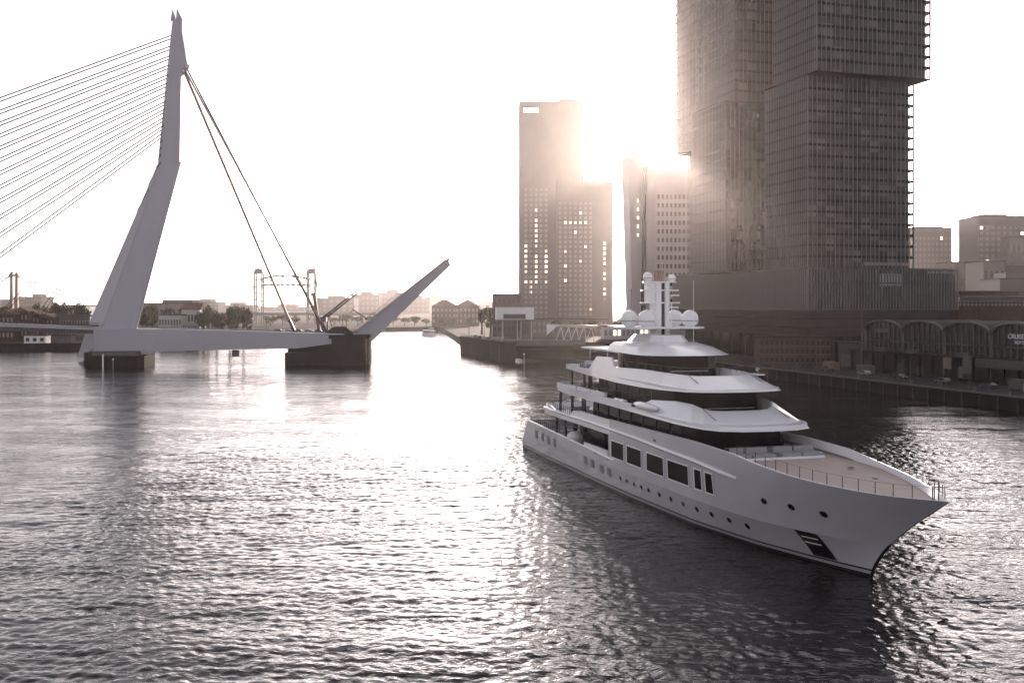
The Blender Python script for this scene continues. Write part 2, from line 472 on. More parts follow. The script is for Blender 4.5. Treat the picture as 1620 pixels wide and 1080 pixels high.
# deck to the left (main span), between the legs
ts = [12, 0, -10, -25, -45, -80, -140, -220, -300]
def strip(o0, o1, h0, h1, tt=ts, dz=deck_z):
    P = []
    mb = MB()
    rows = []
    for t in tt:
        z = dz(t)
        rows.append([tuple(bl(bp_(t, o0, z + h0))), tuple(bl(bp_(t, o1, z + h0))), tuple(bl(bp_(t, o1, z + h1))), tuple(bl(bp_(t, o0, z + h1)))])
    for r_ in rows[:1] + rows[-1:]: pass
    return loft(rows)
strip(5.2, 30, -0.6, 0.0).build('road_deck', M['deck_grey'], bridge)
strip(3.9, 5.2, -2.3, 0.35).build('edge_girder', M['alu_dark'], bridge)
strip(3.3, 3.9, -0.75, 0.15).build('walkway_edge', M['pylon'], bridge)
strip(29.4, 30.6, -2.3, 0.3).build('edge_girder', M['alu_dark'], bridge)
for t in range(-290, 10, 15):
    q = [bp_(t, 5.3, 0), bp_(t + 0.8, 5.3, 0), bp_(t + 0.8, 29.3, 0), bp_(t, 29.3, 0)]
    z = deck_z(t)
    MB().hexa([bl((p.x, p.y, z - 2.0)) for p in q], [bl((p.x, p.y, z - 0.62)) for p in q]).build('cross_beam', M['alu_dark'], bridge)
# near girder to the right of the pylon, one piece with the near leg
def pg(px, py, o): 
    t = ((px - CX) / F * NB.y - NB.x) / (BA.x - (px - CX) / F * BA.y)
    p = bp_(t, o, 0)
    return (p.x, p.y, hz(py, p.y))
top_pts = [(150, 519.5), (214, 520), (300, 521), (400, 523.5), (470, 526), (545, 528)]
bot_pts = [(152, 557.5), (205, 561), (238, 560), (247, 556), (400, 552), (470, 551), (545, 541)]
mb = MB()
poly = [pg(a, b, -2.45) for a, b in top_pts] + [pg(a, b, -2.45) for a, b in reversed(bot_pts)]
polyb = [pg(a, b, 2.2) for a, b in top_pts] + [pg(a, b, 2.2) for a, b in reversed(bot_pts)]
polyb = [(p[0] + BB.x * 0, p[1], p[2]) for p in polyb]
n = len(poly)
back = [(p[0] + BB.x * 4.4, p[1] + BB.y * 4.4, p[2]) for p in poly]
mb.add([bl(p) for p in poly] + [bl(p) for p in back], [tuple(range(n)), tuple(reversed(range(n, 2*n)))] + [((i+1) % n, i, n+i, n + (i+1) % n) for i in range(n)])
mb.build('box_girder', M['pylon'], bridge)
ts2 = [10, 30, 60, 86, 99]
strip(2.0, 27, -1.4, -0.35, ts2).build('road_deck', M['deck_grey'], bridge)
strip(26.4, 29, -3.5, 0.2, ts2).build('edge_girder', M['alu_dark'], bridge)
# railings (posts and rails)
def rail(o, tt, name='railing', h=1.15, step=2.5, r=0.05, dz=deck_z, lift=0.2):
    mb = MB()
    t = tt[0]
    P = []
    while t <= tt[1]:
        p = bp_(t, o, dz(t) + lift); P.append(p)
        mb.tube(bl(p), bl(p + Vector((0, 0, h))), r, 4)
        t += step
    for k in (0.45, 0.8, 1.0):
        mb.path([bl(p + Vector((0, 0, h * k))) for p in P], r * 0.8, 4)
    return mb.build(name, M['steel_dark'], bridge)
rail(3.6, (-60, 1)); rail(-1.6, (16, 94)); rail(27.6, (16, 94)); rail(29.8, (-60, 8))
# stay cables: sixteen pairs to the main span
PYL = [57.5, 74.4, 89.5, 104, 119, 132, 146, 160, 172, 185, 197.5, 209, 220, 231, 242, 253]
COLX = lambda py: np.interp(py, [34, 54, 117, 150, 250, 262], [275, 273, 268.5, 266.5, 258, 256])
for i, pyy in enumerate(PYL):
    t = -242 + 14.7 * i
    for side in (0, 1):
        top = Vector((bx_(COLX(pyy) + 1.5, Yc), Yc + (-1.6 if side == 0 else 1.9), hz(pyy, Yc)))
        o = 14.2 if side == 0 else 19.8
        a = bp_(t, o, deck_z(t) + 0.3)
        dn = (a - top).normalized()
        c_ = MB().tube(bl(top + dn * 2.2), bl(a), 0.26 if i < 12 else 0.13, 5).build('stay_cable', M['cable'], bridge)
        MB().tube(bl(top - dn * 0.4), bl(top + dn * 2.3), 0.22, 6).build('cable_socket', M['steel_dark'], c_)
# back stays to the bascule pier
bk = [((292, 108), 516, 413, 523, 0.36, -1.2), ((294, 106.5), 513.0, 413, 523, 0.3, 0.4), ((289, 111), 464, 436, 521, 0.55, 1.8)]
for (tp, pxb, Yb, pyb, r_, oy) in bk:
    a = at(tp[0], tp[1], Yc); a.y += oy
    b = at(pxb, pyb, Yb)
    c_ = MB().tube(bl(a), bl(b), r_, 8).build('back_stay', M['cable_brown'] if r_ > 0.3 else M['cable'], bridge)
    d = (a - b).normalized()
    MB().tube(bl(b - d * 0.6), bl(b + d * 4.5), r_ + 0.28, 8, r_ + 0.1).build('anchor_socket', M['steel_dark'], c_)
# piers
pp = [(-176.5, 428), (-174, 416), (-163, 391), (-142.8, 390), (-141.5, 394), (-143, 410), (-158, 440), (-170, 441)]
MB().prism(blp(*[(x, y, 0) for x, y in pp]) and [(x - NB.x, y - NB.y) for x, y in pp], -4, 4.6).build('pylon_pier', M['concrete_dark'], bridge)
pp2 = [(-173.5, 427), (-172, 418), (-161.5, 394.5), (-144.5, 393.5), (-145, 408), (-160, 437), (-170, 438)]
MB().prism([(x - NB.x, y - NB.y) for x, y in pp2], 4.6, 6.2).build('pier_cap', M['concrete'], bridge)
for px in (163,):
    p = at(px, 578, 389.4)
    MB().box(p.x - NB.x - .3, p.x - NB.x + .3, 389.3 - NB.y, 389.9 - NB.y, -2, 5.4).build('dolphin_post', M['steel'], bridge)
gp = [(1, -2.4), (1, 2.2)]
bpier = [(-90.2, 406.6), (-86, 405.6), (-59.0, 409.6), (-57.6, 411.2), (-60.2, 440), (-92, 436)]
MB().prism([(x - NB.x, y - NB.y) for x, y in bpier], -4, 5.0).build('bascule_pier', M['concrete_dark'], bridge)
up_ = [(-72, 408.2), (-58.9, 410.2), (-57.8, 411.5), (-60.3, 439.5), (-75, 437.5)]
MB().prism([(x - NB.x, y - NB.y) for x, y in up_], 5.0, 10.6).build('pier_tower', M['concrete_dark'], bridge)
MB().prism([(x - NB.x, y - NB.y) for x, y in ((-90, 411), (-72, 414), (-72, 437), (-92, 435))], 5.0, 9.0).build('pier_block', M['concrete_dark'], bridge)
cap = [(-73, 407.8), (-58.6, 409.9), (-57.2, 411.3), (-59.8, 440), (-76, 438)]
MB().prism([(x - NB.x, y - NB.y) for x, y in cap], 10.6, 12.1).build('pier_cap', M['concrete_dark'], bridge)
for x, y in ((-58.4, 410.6), (-57.3, 412.6), (-57.9, 418)):
    MB().box(x - NB.x - .35, x - NB.x + .35, y - NB.y - .35, y - NB.y + .35, -2, 10.4).build('fender_post', M['rust_steel'], bridge)
p = bp_(46, 0, 0)
MB().box(p.x - NB.x - 1.4, p.x - NB.x + 1.4, p.y - NB.y - 1, p.y - NB.y + 1, 3.6, 6.2).build('inspection_cabin', M['alu_dark'], bridge)
mh = thing('machinery_house', 'dark low machinery housing at the foot of the raised leaf', 'machine house', (-70.5, 412, 12.1), math.atan2(BA.y, BA.x))
MB().prof([(-4, 0), (6.5, 0), (6.5, .8), (3.5, 3.2), (-1, 3.2), (-4, 1.4)], 0, 5).build('housing', M['concrete_dark'], mh)
for k in range(4):
    MB().box(-3 + k * 2.2, -2.6 + k * 2.2, -.15, 0, 0, 1.3).build('rib', M['steel_dark'], mh)
MB().tube((-2, 1, 1.4), (-2, 1, 4.6), .12, 6).build('vent_pipe', M['steel_dark'], mh)
# barrier machinery and masts on the bascule pier
def bolt(name, pts, r, m, label, cat, group=None):
    o = thing(name, label, cat, tuple(pts[0]), 0, group)
    mb = MB()
    for a, b in zip(pts[:-1], pts[1:]): mb.tube(Vector(a) - Vector(pts[0]), Vector(b) - Vector(pts[0]), r, 6)
    mb.build('mast_tube', m, o)
    return o
o = bolt('signal_mast', [at(505, 524, 420), at(496.5, 463, 420)], 0.75, M['red_steel'], 'short tilted red signal mast behind the back stays', 'mast')
MB().box(-1, 1, -1, 1, 14.6, 15.6).build('mast_head', M['rust_steel'], o).location = (-2.3, 0, 0)
o = thing('barrier_arm', 'raised double traffic barrier arm slanting up beside the red mast', 'barrier', tuple(at(511, 505, 424)))
bb0 = Vector(o.location)
for (a, b, Yq) in (((509, 504), (572, 453.5), 424), ((513, 505), (575, 456), 428)):
    MB().tube(at(*a, Yq) - bb0, at(*b, Yq) - bb0, 0.5, 6, 0.3).build('arm', M['steel_dark'], o)
for k in np.linspace(0.15, 0.95, 7):
    a = at(509, 504, 424).lerp(at(572, 453.5, 424), k); b = at(513, 505, 428).lerp(at(575, 456, 428), k)
    MB().tube(a - bb0, b - bb0, 0.07, 4).build('crossbar', M['steel_dark'], o)
MB().box(-1.3, 1.3, -1, 3, -1, 1).build('hinge_box', M['steel_dark'], o)
for dx_ in (-1.5, 1.9):
    MB().box(dx_ - .3, dx_ + .3, -.4, .4, -5.6, -1).build('support_post', M['steel_dark'], o)
# ---------------------------------------------------------------- raised bascule leaf
piv = at(566, 527, 416)
leaf = thing('bascule_leaf', 'raised pale bascule leaf of the bridge tilted steeply over the open channel', 'bridge leaf', tuple(piv), math.atan2(BA.y, BA.x))
ANG = R(38.6)
def rot_(x, z): return (x * math.cos(ANG) - z * math.sin(ANG), x * math.sin(ANG) + z * math.cos(ANG))
LL = 47.0
def lp(poly): return [rot_(x, z) for x, z in poly]
MB().prof(lp([(-3, 0.9), (LL, 0.9), (LL + .4, 0.2), (LL, -1.9), (14, -5.0), (1.5, -6.2), (-3, -4.0)]), 0, 1.2).build('main_girder', M['pylon'], leaf)
MB().prof(lp([(-3, 0.9), (LL, 0.9), (LL, -1.9), (14, -5.0), (1.5, -6.2), (-3, -4.0)]), 23, 24.2).build('main_girder', M['pylon'], leaf)
MB().prof(lp([(-3, 0.85), (LL, 0.85), (LL, 0.1), (-3, 0.1)]), 1.2, 23).build('road_plate', M['deck_grey'], leaf)
for i in range(14):
    x = 1 + i * 3.4
    d = 1.6 + 3.0 * (1 - i / 13)
    MB().prof(lp([(x, 0.1), (x + .35, 0.1), (x + .35, -d), (x, -d)]), 1.2, 23).build('cross_beam', M['pylon'], leaf)
MB().prof(lp([(-2, 1.55), (LL - .5, 1.55), (LL - .5, 0.92), (-2, 0.92)]), -0.9, 0.05).build('footpath_edge', M['pale_panel'], leaf)
for i in range(15):
    x = 2 + i * 3.0
    d = np.interp(x, [1.5, 14, LL], [5.6, 4.5, 1.6])
    MB().prof(lp([(x, .7), (x + .22, .7), (x + .22, -d), (x, -d)]), -.16, 0).build('stiffener', M['pylon'], leaf)
MB().prof(lp([(-1, -1.5), (LL - 1, -.6), (LL - 1, -.85), (-1, -1.9)]), -.22, 0).build('stiffener', M['pylon'], leaf)
MB().prof(lp([(LL - .2, 1.2), (LL + 1.3, 1.0), (LL + 1.3, .2), (LL - .2, -.3)]), -.5, 24.5).build('tip_beam', M['cable_brown'], leaf)
mb = MB()
for i in range(24):
    x = i * 2.0
    a = rot_(x, 1.5); b = rot_(x, 2.7)
    mb.tube((a[0], -0.6, a[1]), (b[0], -0.6, b[1]), 0.05, 4)
for h_ in (2.05, 2.7):
    a = rot_(0, h_); b = rot_(46, h_)
    mb.tube((a[0], -0.6, a[1]), (b[0], -0.6, b[1]), 0.06, 4)
mb.build('railing', M['steel_dark'], leaf)
def lamp_t(px, py, tx, ty, Yq, label, m, k=1.0):
    o = thing('street_lamp', label, 'street lamp', tuple(at(px, py, Yq)), 0, 'lamps tilted with the raised leaf')
    b0 = Vector(o.location); t = at(tx, ty, Yq) - b0
    MB().tube((0,0,0), t, 0.34, 6, 0.26).build('pole', m, o)
    u = Vector((t.z, 0, -t.x)).normalized() * -1
    MB().hexa([t - u*1.9*k + Vector((0,-.4,-.3)), t + u*1.9*k + Vector((0,-.4,-.3)), t + u*1.9*k + Vector((0,.25,-.12)), t - u*1.9*k + Vector((0,.25,-.12))],
              [t - u*1.9*k + Vector((0,-.25,.12)), t + u*1.9*k + Vector((0,-.25,.12)), t + u*1.9*k + Vector((0,.25,.12)), t - u*1.9*k + Vector((0,.25,.12))]).build('lamp_head', m, o)
lamp_t(581, 504, 558, 489, 415, 'dark T-shaped lamp standing out from the foot of the raised leaf', M['steel_dark'])
lamp_t(698, 409, 689, 390, 417, 'thin pale lamp standing out from the tip of the raised leaf', M['cable_brown'], 0.8)

# ---------------------------------------------------------------- far side of the opening: pier and approach span
rest_pier = thing('rest_pier', 'dark concrete pier across the open channel carrying the short approach span', 'pier', (-3, 428, 0))
pr2 = [(-3.2, 428), (1.5, 430), (-16, 505), (-25, 512), (-25.5, 505)]
MB().prism([(x + 3, y - 428) for x, y in pr2], -4, 7.6).build('pier_body', M['concrete_dark'], rest_pier)
pr3 = [(-3.5, 427.6), (2.2, 429.8), (-15.6, 505.5), (-25.4, 512.6), (-26.1, 505)]
MB().prism([(x + 3, y - 428) for x, y in pr3], 7.6, 8.5).build('pier_cap', M['concrete_dark'], rest_pier)
for i in range(5):
    k = 0.1 + i * 0.18
    MB().box(-22 * k - .5, -22 * k + .1, 77 * k - .3, 77 * k + .3, -2, 7.2).build('fender_timber', M['boot_top'], rest_pier)
mb = MB()
for i in range(12):
    k = i / 11
    mb.tube((-22 * k - .2, 77 * k, 8.5), (-22 * k - .2, 77 * k, 9.7), 0.06, 4)
mb.tube((-.2, 0, 9.7), (-22.2, 77, 9.7), 0.06, 4); mb.tube((-.2, 0, 9.1), (-22.2, 77, 9.1), 0.05, 4)
mb.build('railing', M['steel_dark'], rest_pier)
span = thing('approach_span', 'low flat approach span between the rest pier and the right bank', 'bridge span', (0, 430, 0))
MB().prism([(-2.5, 1.5), (29, 3.5), (26, 34), (-8, 33)], 6.7, 8.3).build('span_deck', M['deck_grey'], span)
MB().prism([(-3.2, 0.9), (31, 2.9), (31, 3.7), (-3.2, 1.7)], 7.4, 9.2).build('edge_girder', M['concrete'], span)
MB().prism([(0, 6), (27, 8), (26, 14), (-2, 12)], 5.2, 6.7).build('box_girder', M['concrete_dark'], span)
mb = MB()
for i in range(16):
    x = -3 + i * 2.2
    mb.tube((x, 1.3 + i * .13, 9.2), (x, 1.3 + i * .13, 10.3), 0.05, 4)
mb.tube((-3, 1.3, 10.3), (30, 3.25, 10.3), 0.05, 4)
mb.build('railing', M['steel_dark'], span)
land('bridge_ramp', [(26, 433), (60, 436), (110, 470), (110, 520), (20, 500), (16, 464)], 3.5, 8.2, M['concrete_dark'], 'dark ramp carrying the road onto the right bank')
# bridge keeper's cabin on columns
kc = at(815, 533, 455)
cabin = thing('control_cabin', 'white boxy bridge keeper cabin raised on thin columns', 'cabin', (kc.x, kc.y, 8.5), R(4))
w2 = 30 / F * 455; zt = hz(485.5, 455) - 8.5; zb = hz(507.5, 455) - 8.5
MB().box(-w2, w2, 0, 8, zb + 0.6, zt).build('cabin_box', M['white_paint'], cabin)
MB().box(-w2 * 0.62, w2 * 0.55, -0.12, -0.02, zb + 0.9, zb + 3.0).build('window_band', M['win_dark'], cabin)
MB().box(-w2 - .4, w2 + .4, -0.4, 8.4, zt, zt + 0.35).build('roof', M['roof_grey'], cabin)
MB().box(-w2 - .2, w2 + .2, -0.3, 8.2, zb, zb + 0.6).build('floor_slab', M['concrete'], cabin)
for x, y in ((-w2 * .68, .6), (w2 * .12, .6), (w2 * .86, .6), (w2 * .36, 6), (-w2 * .6, 6)):
    MB().tube((x, y, 0), (x, y, zb), 0.28, 8).build('column', M['pale_panel'], cabin)
MB().tube((-.4, 4, zt), (-.4, 4, zt + 2.4), 0.06, 5).build('antenna', M['steel_dark'], cabin)
# slanted white canopy with V struts on the ramp
cn = thing('ramp_canopy', 'white angular canopy on slanting V struts beside the approach span', 'canopy', (bx_(865, 442), 442, 8.2))
S_ = 442 / F
def cz(py): return hz(py, 442) - 8.2
MB().prof([(0, cz(513)), (20 * S_, cz(513)), (0, cz(530))], 0, 1.2).build('end_panel', M['white_paint'], cn)
MB().prof([(2 * S_, cz(513)), (82 * S_, cz(515)), (78 * S_, cz(520)), (17 * S_, cz(516.5))], 0, 10).build('roof_slab', M['pale_panel'], cn)
for i in range(5):
    x = (22 + i * 12) * S_
    MB().tube((x - 2.2, 0.6, 0), (x + 0.3, 0.6, cz(517)), 0.14, 6).build('strut', M['white_paint'], cn)
    MB().tube((x + 1.4, 0.6, 0), (x + 0.3, 0.6, cz(517)), 0.14, 6).build('strut', M['white_paint'], cn)
# ---------------------------------------------------------------- the three-tower block on the right
RZ = math.atan2(QN.y, QN.x)
tw = thing('tower_block', 'huge dark glass high-rise of stacked shifted towers on a finned podium', 'skyscraper', (106.9, 370, QZ), RZ)
FH = 4.05
def fins(name, pts, z0, z1, m, parent, w=.09, d=.28, axis='x'):
    """one upright blade object per place in pts; axis = facade direction"""
    me = (MB().box(-w, w, -d, d, 0, z1 - z0) if axis == 'x' else MB().box(-d, d, -w, w, 0, z1 - z0)).mesh(name, m)
    for p in pts: link(name, me, parent, (p[0], p[1], z0))
def volume(x0, x1, y0, y1, z0, z1, step_n, step_l, near=True, leftf=True, loggia=1.8, glass='tower_glass', nm='alu'):
    core = MB().box(x0 + .55, x1 - loggia, y0 + .55, y1 - .55, z0, z1).build('glazing', M[glass], tw)
    z = z0 + FH
    me = MB().box(x0 + .05, x1, y0 + .05, y1 - .05, -.42, .42).mesh('floor_slab', M['slab'])
    while z < z1 - 1:
        link('floor_slab', me, tw, (0, 0, z)); z += FH
    MB().box(x0, x1 + .1, y0, y1, z0 - .5, z0).build('soffit', M['slab'], tw)
    MB().box(x0, x1 + .1, y0, y1, z1, z1 + .6).build('roof_slab', M['slab'], tw)
    if near:
        n = int((x1 - x0) / step_n)
        fins('fin', [(x0 + i * (x1 - x0) / n, y0 - .05) for i in range(n + 1)], z0, z1, M[nm], tw, .085, .2)
    if leftf:
        n = int((y1 - y0) / step_l)
        fins('fin', [(x0 - .05, y0 + .3 + i * (y1 - y0 - .6) / n) for i in range(n + 1)], z0, z1, M['alu'], tw, .09, .2, 'y')
    if loggia > 1:
        fins('corner_post', [(x1 - .15, y0 + .2 + i * 2.9) for i in range(int((y1 - y0) / 2.9))], z0, z1, M['alu'], tw, .14, .14, 'y')
volume(0, 45.2, 0, 29.6, 34.2, 103.6, 1.88, 1.2)
volume(.4, 48.6, -5, 24.6, 104.2, 168, 1.88, 1.2)
volume(-10, 34, 42, 72, 34.2, 101.4, 1.88, 1.25, loggia=.6, nm='alu_dark', glass='podium_glass')  # darker glass and near fins put the gap's shade into the colour
volume(-6.4, 38, 42, 72, 102, 168, 1.88, 1.25, loggia=.6, nm='rust_steel')
volume(7, 50, 79, 110, 34.2, 89.4, 3.7, 1.4, loggia=.6)
volume(.5, 44, 79, 110, 90, 168, 3.7, 1.4, loggia=.6)
# podium
MB().box(.6, 64.4, .6, 111, 19, 33.6).build('podium_glazing', M['podium_glass'], tw)
MB().box(-.2, 65.2, -.2, 111.6, 33.6, 34.15).build('podium_roof', M['alu_dark'], tw)
MB().box(-.2, 65.2, -.2, 111.6, 18.5, 19.0).build('podium_sill', M['alu_dark'], tw)
for z in (23.8, 28.7):
    MB().box(.3, 64.7, .3, 111.2, z - .2, z + .2).build('floor_slab', M['slab'], tw)
fins('podium_fin', [(i * 65 / 52, -.05) for i in range(53)], 19.0, 33.6, M['alu'], tw, .12, .32)
fins('podium_fin', [(-.05, .8 + i * 110 / 86) for i in range(87)], 19.0, 33.6, M['alu'], tw, .12, .28, 'y')
# stepped horizontal bands under the podium
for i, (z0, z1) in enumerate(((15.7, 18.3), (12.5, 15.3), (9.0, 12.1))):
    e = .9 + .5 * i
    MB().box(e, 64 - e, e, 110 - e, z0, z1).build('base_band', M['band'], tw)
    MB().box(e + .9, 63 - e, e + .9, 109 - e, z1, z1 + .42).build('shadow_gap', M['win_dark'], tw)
MB().box(5, 60, 5, 106, 0, 9.0).build('ground_floor', M['podium_glass'], tw)
for i in range(9):
    MB().tube((2.6 + i * 7.2, 3.0, 0), (2.6 + i * 7.2, 3.0, 9), .55, 10).build('column', M['concrete_dark'], tw)
for i in range(12):
    MB().tube((3.0, 11 + i * 8.4, 0), (3.0, 11 + i * 8.4, 9), .55, 10).build('column', M['concrete_dark'], tw)
# pale things behind the podium glass
for x0, x1, z0, z1 in ((31, 40.5, 27.6, 32.2), (52, 64, 32.4, 33.4)):
    MB().box(x0, x1, .48, .58, z0, z1).build('blind', M['pale_panel'], tw)
MB().box(24, 44, .42, .52, 35.2, 36.3).build('blind', M['win_pale'], tw)

# ---------------------------------------------------------------- the white leaning-front tower behind
kp = thing('office_tower', 'white office tower with a leaning front and rows of small square windows', 'office tower', (bx_(1040, 520), 520, QZ), R(3))
s5 = 520 / F
kz = lambda py: hz(py, 520) - QZ
MB().box(-4.5 * s5, 60 * s5, 0, 22, 0, kz(268)).build('wall', M['kpn_white'], kp)
MB().hexa([(-37 * s5, 2, 0), (-25.5 * s5, 2, 0), (-25.5 * s5, 22, 0), (-37 * s5, 22, 0)], [(-46 * s5, 2, kz(246)), (-22 * s5, 2, kz(246)), (-22 * s5, 22, kz(246)), (-46 * s5, 22, kz(246))]).build('leaning_front', M['kpn_white'], kp)
MB().hexa([(-24.5 * s5, 1, 0), (-18.5 * s5, 1, 0), (-18.5 * s5, 22, 0), (-24.5 * s5, 22, 0)], [(-21 * s5, 1, kz(262)), (-17.5 * s5, 1, kz(262)), (-17.5 * s5, 22, kz(262)), (-21 * s5, 22, kz(262))]).build('brown_strip', M['brick'], kp)
MB().box(-17 * s5, -4.6 * s5, .4, 22, 0, kz(262)).build('side_slab', M['kpn_white'], kp)
wm = MB().box(-.55, .55, -.12, .25, -1.1, 1.1).mesh('window', M['win_dark'])
for r_ in range(14):
    for c_ in range(8):
        link('window', wm, kp, ((1.8 + c_ * 6.75) * s5, -.02, kz(311 + r_ * 13.75)))
wl = MB().box(-.45, .45, -.1, .2, -.8, .8).mesh('window', M['win_glow'])
for r_ in range(5):
    link('window', wl, kp, (-30 * s5, 1.95, kz(317 + r_ * 13.6)))
# ---------------------------------------------------------------- the stone tower against the sun
mt = thing('stone_tower', 'tall brown double slab tower with a thin roof mast on the far bank', 'skyscraper', (bx_(822, 711), 711, QZ), R(2))
s7 = 711 / F
mz = lambda py: hz(py, 711) - QZ
MB().box(0, 102 * s7, 0, 28, 0, mz(160)).build('tall_slab', M['tower_brown'], mt)
MB().box(58 * s7, 147 * s7, -3, 30, 0, mz(287)).build('lower_slab', M['tower_brown'], mt)
MB().box(64 * s7, 92 * s7, 4, 20, mz(160), mz(154)).build('roof_house', M['tower_brown'], mt)
MB().tube((81 * s7, 10, mz(154)), (81 * s7, 10, mz(120)), .35, 6).build('roof_mast', M['steel_dark'], mt)
MB().box(6 * s7, 30 * s7, -.25, .0, mz(178), mz(171)).build('sign_panel', M['win_glow'], mt)
for k in range(14):
    MB().box((3 + k * 7.2) * s7 - .16, (3 + k * 7.2) * s7 + .16, -.35, 0, mz(480), mz(188)).build('pilaster', M['tower_brown'], mt) if (3 + k * 7.2) < 57 else None
win = MB().box(-.85, .85, -.15, .1, -.95, .95)
wd, wli_, wli2 = win.mesh('window', M['win_pale']), win.mesh('window', M['win_glow']), win.mesh('window', M['win_glow_dim'])
def pick(glows): return wd if not glows else (wli_ if rng.random() < .55 else wli2)  # glowing panes imitate low sun showing through the corner glazing
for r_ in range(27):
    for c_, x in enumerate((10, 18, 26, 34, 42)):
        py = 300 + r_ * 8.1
        glows = (c_ in (0, 2, 4) and py > 385 and py < 452 and rng.random() < .85) or (c_ == 2 and 330 < py < 385 and rng.random() < .6) or (c_ == 1 and 440 < py < 465)
        if py < 505: link('window', pick(glows), mt, (x * s7, -.02, mz(py)))
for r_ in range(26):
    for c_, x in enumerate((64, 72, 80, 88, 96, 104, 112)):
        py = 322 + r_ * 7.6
        glows = (r_ == 4 and 1 <= c_ <= 5) or rng.random() < .03
        if py < 505: link('window', pick(glows), mt, ((x) * s7, -3.02, mz(py)))
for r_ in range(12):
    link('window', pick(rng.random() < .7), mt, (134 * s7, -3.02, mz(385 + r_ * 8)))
# ---------------------------------------------------------------- generic far buildings
PANE = {}
def pane(m, w, h):
    k = (m, round(w, 2), round(h, 2))
    if k not in PANE: PANE[k] = MB().box(-w / 2, w / 2, -.12, .1, -h / 2, h / 2).mesh('window', M[m])
    return PANE[k]
def block(name, label, cat, pl, pr_, ptop, Y, depth, m, nx=0, ny=0, roof=None, z0=3.4, wm='win_dark', rz=0.0, wpx=.5, group=None, glows=.0, py0=None, py1=None, steps=()):
    s_ = Y / F
    o = thing(name, label, cat, (bx_(pl, Y), Y, z0), rz, group)
    W = (pr_ - pl) * s_; Ht = hz(ptop, Y) - z0
    MB().box(0, W, 0, depth, 0, Ht).build('wall', M[m], o)
    if roof == 'gable':
        rh = W * .28
        rf = MB().add([(-.3, -.3, Ht), (W + .3, -.3, Ht), (W / 2, -.3, Ht + rh), (-.3, depth + .3, Ht), (W + .3, depth + .3, Ht), (W / 2, depth + .3, Ht + rh)], [(0, 1, 2), (5, 4, 3), (1, 4, 5, 2), (0, 2, 5, 3), (0, 3, 4, 1)])
        rf.build('roof', M['roof_tile'], o)
    elif roof == 'side':
        rh = depth * .32
        MB().add([(-.3, -.3, Ht), (W + .3, -.3, Ht), (W + .3, depth / 2, Ht + rh), (-.3, depth / 2, Ht + rh), (W + .3, depth + .3, Ht), (-.3, depth + .3, Ht)], [(0, 1, 2, 3), (3, 2, 4, 5), (0, 3, 5), (1, 4, 2), (0, 5, 4, 1)]).build('roof', M['roof_tile'], o)
    else:
        MB().box(-.25, W + .25, -.25, depth + .25, Ht, Ht + .7).build('roof', M['roof_grey'], o)
    for (a, b, t) in steps:
        MB().box((a - pl) * s_, (b - pl) * s_, depth * .2, depth * .8, Ht + .7, hz(t, Y) - z0).build('roof_house', M[m], o)
    if nx:
        a0 = Ht * .12 if py1 is None else hz(py1, Y) - z0
        a1 = Ht * .93 if py0 is None else hz(py0, Y) - z0
        ww = W / nx * wpx; hh = (a1 - a0) / ny * .55
        for i in range(nx):
            for j in range(ny):
                mm = 'win_glow' if rng.random() < glows else wm
                link('window', pane(mm, ww, hh), o, (W * (i + .5) / nx, -.02, a0 + (a1 - a0) * (j + .5) / ny))
    return o
# right-hand distance
block('residential_tower', 'hazy brown flat-topped tower next to the right edge of the glass high-rise', 'apartment tower', 1446, 1506, 361, 760, 30, 'tower_brown', 9, 15, wm='win_pale', steps=((1455, 1497, 357),), glows=.04)
block('residential_tower', 'hazy brown tower with a pale side bay above the quay roofs', 'apartment tower', 1548, 1640, 343, 720, 32, 'tower_brown', 10, 17, wm='win_pale', steps=((1562, 1600, 337.5),), glows=.08)
block('office_block', 'lower pale bay in front of the hazy brown tower', 'office building', 1596, 1660, 376, 690, 12, 'stone', 8, 1, wpx=.35, py0=378, py1=406, wm='win_pale')
block('office_block', 'flat brown block between the two hazy brown towers', 'office building', 1508, 1556, 415, 640, 24, 'stone', 5, 4, wm='win_pale')
block('office_block', 'brown square block left of the stepped grey roofs', 'office building', 1556, 1590, 414, 600, 24, 'tower_brown', 4, 4)
block('office_block', 'wide brown block below the hazy tower', 'office building', 1586, 1680, 422, 610, 26, 'brick2', 9, 4, glows=.1)
block('office_block', 'dark grey stepped block above the terrace roofs', 'office building', 1582, 1690, 442, 520, 22, 'alu_dark', 0, 0, steps=((1598, 1650, 431),))
tr_ = block('terrace_building', 'dark low building with a glazed roof terrace behind the cruise hall', 'building', 1516, 1680, 480, 400, 26, 'brick', 26, 1, wm='win_pale', py0=472, py1=487)
MB().box(2, 38, 3, 24, hz(480, 400) - 3.4, hz(470, 400) - 3.4).build('upper_storey', M['win_dark'], tr_)
MB().box(-.5, 41, -1, 25, hz(469, 400) - 3.4, hz(467.5, 400) - 3.4).build('roof_edge', M['stone'], tr_)
MB().box(1, 26, 2, 25, hz(460.5, 400) - 3.4, hz(459.5, 400) - 3.4).build('roof_edge', M['stone'], tr_)
MB().box(2, 25, 3, 24, hz(467.5, 400) - 3.4, hz(460.5, 400) - 3.4).build('upper_storey', M['brick'], tr_)
